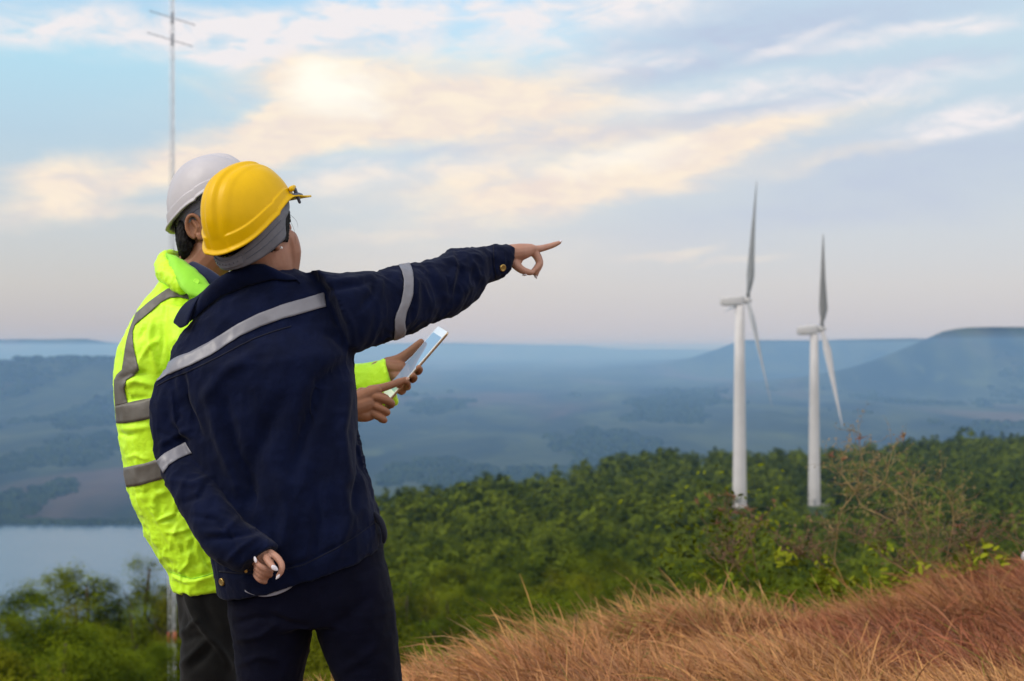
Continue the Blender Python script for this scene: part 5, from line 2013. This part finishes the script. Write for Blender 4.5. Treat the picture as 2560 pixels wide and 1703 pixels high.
def build_grass():
    g = np.random.default_rng(11)
    NT_ = 2600
    ty = 2.4 + 8.8 * g.random(NT_) ** .75
    tx = -1.4 + 6.2 * g.random(NT_)
    ta = tx / ty
    trc = np.array([crest(v) for v in ta])
    tr = np.hypot(tx, ty)
    ok = (tr < trc + 1.1) & (ta > -.185) & (ta < .46) & ~((ty < 3.9) & (g.random(NT_) > .3))
    tx, ty = tx[ok], ty[ok]
    nt = len(tx)
    tsz = g.uniform(.55, 1.3, nt)
    tang = g.normal(0, 1, nt)
    ttone = g.random(nt)
    per = (130 + 160 * tsz).astype(int)
    tid = np.repeat(np.arange(nt), per)
    n = len(tid)
    ro = np.abs(g.normal(0, 1, n)) * .075 * tsz[tid]
    qo = g.uniform(0, 2 * math.pi, n)
    X = tx[tid] + ro * np.cos(qo)
    Y = ty[tid] + ro * np.sin(qo)
    # loose stalks between the tufts
    nl = 60000
    ly = 2.6 + 8.6 * g.random(nl) ** .75
    lx = -1.4 + 6.2 * g.random(nl)
    lrc = np.array([crest(v) for v in lx / ly])
    okl = (np.hypot(lx, ly) < lrc + 1.0) & (lx / ly > -.185) & (lx / ly < .46)
    lx, ly = lx[okl], ly[okl]
    X = np.concatenate([X, lx]); Y = np.concatenate([Y, ly])
    qo = np.concatenate([qo, g.uniform(0, 2 * math.pi, len(lx))])
    ts_ = np.concatenate([tsz[tid], g.uniform(.5, 1.0, len(lx))])
    tt_ = np.concatenate([ttone[tid], g.random(len(lx))])
    tg_ = np.concatenate([tang[tid], g.normal(0, 1, len(lx))])
    n = len(X)
    a = X / Y
    rc = np.array([crest(v) for v in a])
    rad = np.hypot(X, Y)
    pz = np.array([ground_z(x, y) for x, y in zip(X, Y)])
    P0 = np.stack([X, Y, 0 * X], 1)
    tuft = fbm(P0 * 1.3 + 7, 91, 3)
    tuft2 = fbm(P0 * 4.5 + 2, 95, 2)
    mound = .30 * np.exp(-((X - 3.2) / .8) ** 2 - ((Y - 8.4) / 1.5) ** 2) + .14 * np.exp(-((X - 1.2) / .5) ** 2 - ((Y - 7.4) / .8) ** 2)
    pz = pz + mound * .9
    L = (.13 + .26 * tuft + .14 * g.random(n)) * (.55 + .6 * ts_)
    L = L * np.interp(a, [-.2, -.06, .03], [.68, .72, 1.0])
    tall = (g.random(n) < .02) & (a > -.1)
    L = np.where(tall, L * 1.35, L)
    # stalks fountain out of their tuft, the wind pulls them to the left
    wind = np.radians(180 + 26 * tg_ + (tuft - .5) * 110)
    ox, oy = np.cos(qo), np.sin(qo)
    k_ = g.uniform(.15, .95, n)
    dx = ox * k_ + np.cos(wind) * .85 + g.normal(0, .22, n)
    dy = oy * k_ + np.sin(wind) * .85 + g.normal(0, .22, n)
    m_ = np.hypot(dx, dy) + 1e-6
    dx, dy = dx / m_, dy / m_
    lean = np.clip(.35 + .55 * m_ + g.normal(0, .22, n), .2, 1.65)
    seg = 6
    w0 = g.uniform(.0005, .0013, n)
    V = np.zeros((n, seg + 1, 2, 3), np.float32)
    wx, wy = -dy, dx
    tw = g.uniform(0, math.pi, n)
    bx, by, bz = wx * np.cos(tw), wy * np.cos(tw), np.sin(tw)
    for k in range(seg + 1):
        s = k / seg
        th = lean * s * 1.15
        # integrate a bending stalk
        hz = np.zeros(n); vx = np.zeros(n)
        for j in range(k):
            q = .25 + lean * ((j + .5) / seg) * 1.7
            hz += np.cos(q) / seg
            vx += np.sin(q) / seg
        px = X + dx * vx * L
        py = Y + dy * vx * L
        z = pz + hz * L - .02
        w = w0 * (1.0 if s < .55 else (1.9 if s < .9 else .5))
        V[:, k, 0] = np.stack([px - bx * w, py - by * w, z - bz * w], 1)
        V[:, k, 1] = np.stack([px + bx * w, py + by * w, z + bz * w], 1)
    idx = (np.arange(n) * (seg + 1) * 2)[:, None] + (np.arange(seg) * 2)[None]
    F = np.stack([idx, idx + 1, idx + 3, idx + 2], 2).reshape(-1, 4)
    me = mk_mesh('dry_grass', V.reshape(-1, 3), F)
    # colour of each stalk: straw, rust or green, in drifts
    rust = np.clip(.55 * (tt_[:, None] - .5) + np.clip((fbm(P0 * .9 + 31, 97, 3)[:, None] - .40) / .22, 0, 1), 0, 1)
    straw = np.array([.55, .285, .088]); straw2 = np.array([.44, .225, .10]); rst = np.array([.27, .085, .038]); grn = np.array([.13, .16, .012])
    jit = g.random((n, 1))
    col = straw * (1 - jit) + straw2 * jit
    inner = np.clip((rad - 5.2) / 1.2, 0, 1)[:, None]
    rr_ = np.clip(rust * (.35 + .65 * np.clip((X - .0) / 1.6, 0, 1)[:, None]) + (g.random((n, 1)) - .5) * .5, 0, 1)
    col = col * (1 - rr_) + rst * rr_
    edge = np.clip(1 - np.abs(rad - rc - .5) / .9, 0, 1)[:, None]
    gm = (g.random((n, 1)) < .30 * edge + .03)
    col = np.where(gm, grn * (.7 + .8 * g.random((n, 1))), col)
    col = col * (.72 + .5 * g.random((n, 1))) * (.82 + .36 * tt_[:, None])
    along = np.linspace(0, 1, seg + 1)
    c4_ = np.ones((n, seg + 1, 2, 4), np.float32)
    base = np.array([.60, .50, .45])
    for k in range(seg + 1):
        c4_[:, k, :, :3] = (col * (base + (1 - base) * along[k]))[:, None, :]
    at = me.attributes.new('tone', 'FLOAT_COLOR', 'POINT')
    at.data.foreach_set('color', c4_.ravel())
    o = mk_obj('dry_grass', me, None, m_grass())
    tag(o, 'long wind-bent straw and rust coloured grass on the hilltop', kind='stuff')
    print('grass', n)


def shrub(name, label, cat, stems, leaves, heads, Y0, mw, ml, mh, group=None, twigs=0):
    """stems: polylines of (column, row, depth offset, radius mm) read off the photo; all at depth about Y0"""
    allp = np.array([W(p[0], p[1], Y0 + p[2]) for s in stems for p in s])
    base = allp[allp[:, 2].argmin()]
    root = empty(name, (base[0], base[1], ground_z(base[0], base[1])))
    off = np.array(root.location)
    tag(root, label, cat, group)
    G = Geo()
    for s in stems:
        G.tube([W(p[0], p[1], Y0 + p[2]) - off for p in s], [p[3] * .00085 for p in s], 7)
    g5 = random.Random(int(stems[0][0][0]))
    DV, DF = [], []
    for _ in range(twigs):
        s = g5.choice(stems)
        p = g5.choice(s[:-1])
        x, y, d = p[0] + g5.uniform(-12, 12), p[1] + g5.uniform(-12, 12), p[2]
        an = g5.uniform(20, 160)
        pts = []
        st = g5.uniform(9, 22)
        for k in range(5):
            pts.append(W(x, y, Y0 + d) - off)
            x += st * math.cos(R(an)); y -= st * math.sin(R(an)); d += g5.uniform(-.05, .05)
            an += g5.uniform(-45, 45)
        r0 = g5.uniform(.0009, .0019)
        G.tube(pts, [r0, r0, r0 * .9, r0 * .7, r0 * .5], 5)
        for c in pts[2:]:
            for _k in range(2):
                c2_ = c + np.array([g5.gauss(0, .012), g5.gauss(0, .012), g5.gauss(0, .012)])
                u = np.array([g5.gauss(0, 1), g5.gauss(0, 1), g5.gauss(0, 1)]); u /= np.linalg.norm(u)
                v = np.cross(u, [g5.gauss(0, 1), g5.gauss(0, 1), g5.gauss(0, 1)]); v /= np.linalg.norm(v)
                s_ = g5.uniform(.006, .013)
                k0 = len(DV)
                DV += [c2_ - u * s_, c2_ + v * s_ * .4, c2_ + u * s_, c2_ - v * s_ * .4]
                DF.append((k0, k0 + 1, k0 + 2, k0 + 3))
    G.obj('stem', mw, root)
    if DV:
        mk_obj('dry_foliage', np.array(DV), DF, mw, root, False)
    if leaves:
        g = np.random.default_rng(abs(hash(name + label)) % 1000 if False else len(stems) * 7 + len(leaves))
        V, F = [], []
        for (px, py, dy, n, spread, size) in leaves:
            for _ in range(n):
                c = W(px + g.normal(0, spread), py + g.normal(0, spread), Y0 + dy + g.normal(0, .08)) - off
                d = g.normal(0, 1, 3); d[2] = abs(d[2]) + .3; d /= np.linalg.norm(d)
                u = np.cross(d, g.normal(0, 1, 3)); u /= np.linalg.norm(u)
                v = np.cross(d, u)
                s = size * g.uniform(.6, 1.3)
                k = len(V)
                for uu, vv, ww in ((-1, 0, 0), (-.3, .42, .12), (.45, .38, .1), (1, 0, -.1), (.45, -.38, .1), (-.3, -.42, .12)):
                    V.append(c + u * s * uu + v * s * vv + d * s * ww)
                F.append(tuple(range(k, k + 6)))
        mk_obj('foliage', np.array(V), F, ml, root, False)
    for hx, hy, dy, rad in heads:
        G = Geo()
        g2 = random.Random(int(hx * 7 + hy))
        c = W(hx, hy, Y0 + dy) - off
        for _ in range(9):
            q = np.array([g2.gauss(0, 1), g2.gauss(0, 1), g2.gauss(.4, .8)])
            q /= np.linalg.norm(q)
            G.tube([c, c + q * rad * g2.uniform(.7, 1.2)], [.004, .0015], 5)
        G.obj('flower_head', mh, root)
    return root


def build_shrubs():
    mw = plain('dry tan stem', (.23, .16, .07, 1), .8, .2, 0, .2, 10)
    mw2 = plain('brown stem', (.15, .085, .05, 1), .8, .2, 0, .2, 10)
    ml = m_leaf('yellow green leaf', (.10, .14, .012, 1), (.20, .22, .015, 1), (.22, .21, .02, 1), 3)
    mg = m_leaf('dull green leaf', (.045, .065, .006, 1), (.12, .145, .010, 1), (.13, .12, .01, 1), 3)
    mh = plain('rust seed head', (.20, .09, .05, 1), .85, .2, 0, .25, 40)
    q = lambda x, y, d, r: (*c7(x, y), d, r)
    shrub('dry_shrub', 'tall bare tan shrub with arching thorny stems, tallest on the crest', 'shrub', [
        [q(935, 900, .2, 5), q(955, 690, .1, 5), q(985, 530, 0, 4.5), q(1070, 415, 0, 4), q(1085, 345, 0, 3), q(1040, 290, 0, 2)],
        [q(1070, 415, 0, 4), q(985, 310, .1, 3), q(935, 250, .1, 2.5), q(925, 180, .1, 2)],
        [q(1070, 420, 0, 4), q(1110, 500, 0, 4), q(1230, 560, -.1, 4), q(1340, 620, -.1, 3), q(1420, 690, -.1, 2.5)],
        [q(1120, 440, .1, 3), q(1210, 390, .1, 3.5), q(1250, 345, .1, 3.5), q(1270, 260, .1, 3), q(1300, 150, .1, 2.5), q(1365, 85, .1, 2)],
        [q(960, 300, .1, 2.5), q(1040, 282, .1, 3), q(1120, 290, .1, 3), q(1200, 335, .1, 4), q(1290, 390, .1, 4), q(1400, 480, 0, 4), q(1480, 590, 0, 4.5), q(1515, 690, 0, 4.5), q(1495, 850, .1, 5)],
        [q(1350, 430, .1, 3), q(1370, 520, .1, 4), q(1380, 640, .1, 4.5), q(1385, 900, .2, 5)],
        [q(1095, 95, .15, 2), q(1100, 170, .15, 2.2), q(1130, 270, .12, 2.5)],
        [q(1620, 850, .2, 5), q(1650, 690, .1, 5), q(1665, 590, .1, 4.5), q(1640, 450, .1, 3.5), q(1560, 385, .1, 3), q(1450, 360, .1, 2.5), q(1340, 310, .1, 2)],
        [q(1665, 590, .1, 3.5), q(1690, 520, .1, 2.5), q(1700, 505, .1, 2)], [q(1575, 690, .2, 3.5), q(1575, 560, .2, 3), q(1590, 460, .2, 2)],
    ], [(*c7(1200, 740), .1, 14, 14, .03), (*c7(1370, 780), .1, 16, 16, .03), (*c7(1740, 740), .1, 10, 8, .035), (*c7(1260, 770), .1, 10, 8, .03), (*c7(1430, 920), .1, 26, 22, .03), (*c7(1560, 960), .1, 26, 24, .03)],
        [(*c7(1095, 90), .15, .05), (*c7(1365, 78), .1, .045), (*c7(1000, 215), .1, .03), (*c7(925, 190), .1, .03), (*c7(1345, 305), .1, .025)], 8.9, mw, ml, mh, 'shrubs on the crest', 190)
    shrub('dry_shrub', 'low tangle of brown twigs with yellow green leaves below the tall bare shrub', 'shrub', [
        [q(600, 740, 0, 3), q(720, 790, 0, 3.5), q(800, 750, 0, 3.5), q(900, 715, 0, 3.5), q(960, 700, 0, 3)],
        [q(740, 795, 0, 3), q(860, 850, .1, 3.5), q(900, 930, .1, 4)], [q(980, 640, 0, 2.5), q(1090, 680, 0, 3), q(1200, 690, 0, 3), q(1330, 690, 0, 3), q(1470, 660, 0, 2.5)],
        [q(1140, 720, 0, 3), q(1230, 800, 0, 3.5), q(1330, 860, 0, 4), q(1400, 930, 0, 4)], [q(1250, 760, 0, 3), q(1320, 840, 0, 3.5), q(1420, 880, 0, 3.5), q(1560, 880, 0, 3)],
        [q(1440, 660, .1, 2.5), q(1450, 760, .1, 3.5), q(1480, 860, .1, 4), q(1500, 960, .1, 4)], [q(1530, 820, 0, 3), q(1600, 760, 0, 3), q(1700, 720, 0, 2.5), q(1830, 690, 0, 2)],
        [q(1780, 820, 0, 4), q(1790, 720, 0, 3.5), q(1860, 640, 0, 2.5)], [q(1790, 720, 0, 3), q(1785, 610, 0, 2)], [q(1930, 630, 0, 2.2), q(1975, 690, 0, 3), q(2060, 720, 0, 3), q(2110, 760, 0, 3)],
        [q(420, 640, .1, 2.5), q(430, 700, .1, 3), q(470, 900, .1, 4)], [q(250, 820, .1, 3), q(340, 860, .1, 3), q(420, 960, .1, 4)],
    ], [(*c7(640, 810), 0, 26, 14, .032), (*c7(880, 960), 0, 60, 20, .034), (*c7(960, 1080), 0, 40, 20, .03), (*c7(1100, 990), 0, 40, 24, .03), (*c7(1300, 1000), 0, 60, 30, .03), (*c7(1450, 960), 0, 60, 26, .03),
        (*c7(1720, 900), 0, 30, 24, .03), (*c7(1980, 815), 0, 14, 10, .03), (*c7(860, 870), 0, 20, 14, .03), (*c7(1800, 830), 0, 30, 20, .03), (*c7(300, 1060), 0, 60, 26, .03)],
        [(*c7(1860, 640), 0, .02), (*c7(1700, 620), 0, .035)], 8.5, mw2, ml, mh, 'shrubs on the crest', 230)
    shrub('leafy_shrub', 'dark green leafy shrub with rust seed heads left of the bare shrub', 'shrub', [
        [q(330, 900, .1, 5), q(310, 760, .1, 4), q(250, 600, .1, 3), q(180, 460, .1, 2)], [q(310, 760, .1, 4), q(360, 620, .1, 3), q(420, 520, .1, 2)], [q(320, 820, .1, 4), q(230, 700, .1, 3), q(120, 560, .1, 2)],
        [q(330, 860, .1, 4), q(420, 740, .1, 3), q(480, 600, .1, 2)], [q(300, 720, .1, 3), q(300, 560, .1, 2.4), q(290, 430, .1, 1.8)],
    ], [(*c7(300, 640), 0, 108, 69, .024), (*c7(200, 760), 0, 99, 69, .024), (*c7(400, 740), 0, 99, 75, .024), (*c7(520, 820), 0, 90, 69, .024), (*c7(90, 860), 0, 90, 75, .024), (*c7(300, 880), 0, 108, 75, .024), (*c7(640, 960), 0, 72, 60, .024), (*c7(760, 880), 0, 54, 60, .024)],
        [(*c7(180, 455), .1, .05), (*c7(110, 480), .1, .04), (*c7(290, 430), .1, .045), (*c7(420, 525), .1, .05), (*c7(340, 540), .1, .05), (*c7(240, 530), .1, .05), (*c7(230, 610), .1, .045), (*c7(580, 470), .1, .025), (*c7(490, 580), .1, .025), (*c7(330, 450), .1, .03)],
          9.6, mw2, mg, mh, 'shrubs on the crest', 40)
    # pale stone at the right edge
    Gs = Geo()
    c = W(2588, 1392, 8.9)
    Gs.ball(c, (.085, .075, .062), 18, 10)
    V, F = remesh(Gs, .008, 2)
    N = normals(V, F)
    V = V + N * ((fbm(V * 14, 3, 3) - .5) * .03)[:, None]
    o = mk_obj('pale_rock', V, F, plain('white stone', (.62, .60, .63, 1), .8, .2, 0, .1, 30, 0, .4, 60))
    tag(o, 'pale whitish stone in the grass, half cut by the right edge', 'rock')
    rebase(o, (c[0], c[1], c[2] - .06))


def build_haze():
    x0, x1, y0, y1, z0, z1 = -43500, 43500, -43500, 43500, -440, 72
    G = Geo()
    G.box(((x0 + x1) / 2, (y0 + y1) / 2, (z0 + z1) / 2), ((x1 - x0) / 2, (y1 - y0) / 2, (z1 - z0) / 2))
    m = bpy.data.materials.new('haze')
    m.use_nodes = True
    m.node_tree.nodes.clear()
    t = NT(m.node_tree)
    v = t.new('ShaderNodeVolumePrincipled')
    v.inputs['Color'].default_value = (.126, .235, .41, 1)
    v.inputs['Absorption Color'].default_value = (.7225, .7225, .7225, 1)
    v.inputs['Density'].default_value = HAZE
    v.inputs['Anisotropy'].default_value = 0.0
    out = t.new('ShaderNodeOutputMaterial')
    t.l.new(v.outputs[0], out.inputs['Volume'])
    o = G.obj('haze', m, None, False)
    tag(o, 'pale blue haze over the valley', kind='stuff')


HAZE = 1.6e-4
if ONLY in ('', 'env'):
    build_terrain()
    build_lake()
    build_forest()
    build_valley_wood()
    build_turbines()
    build_mast()
    build_grass()
    build_shrubs()
    build_haze()
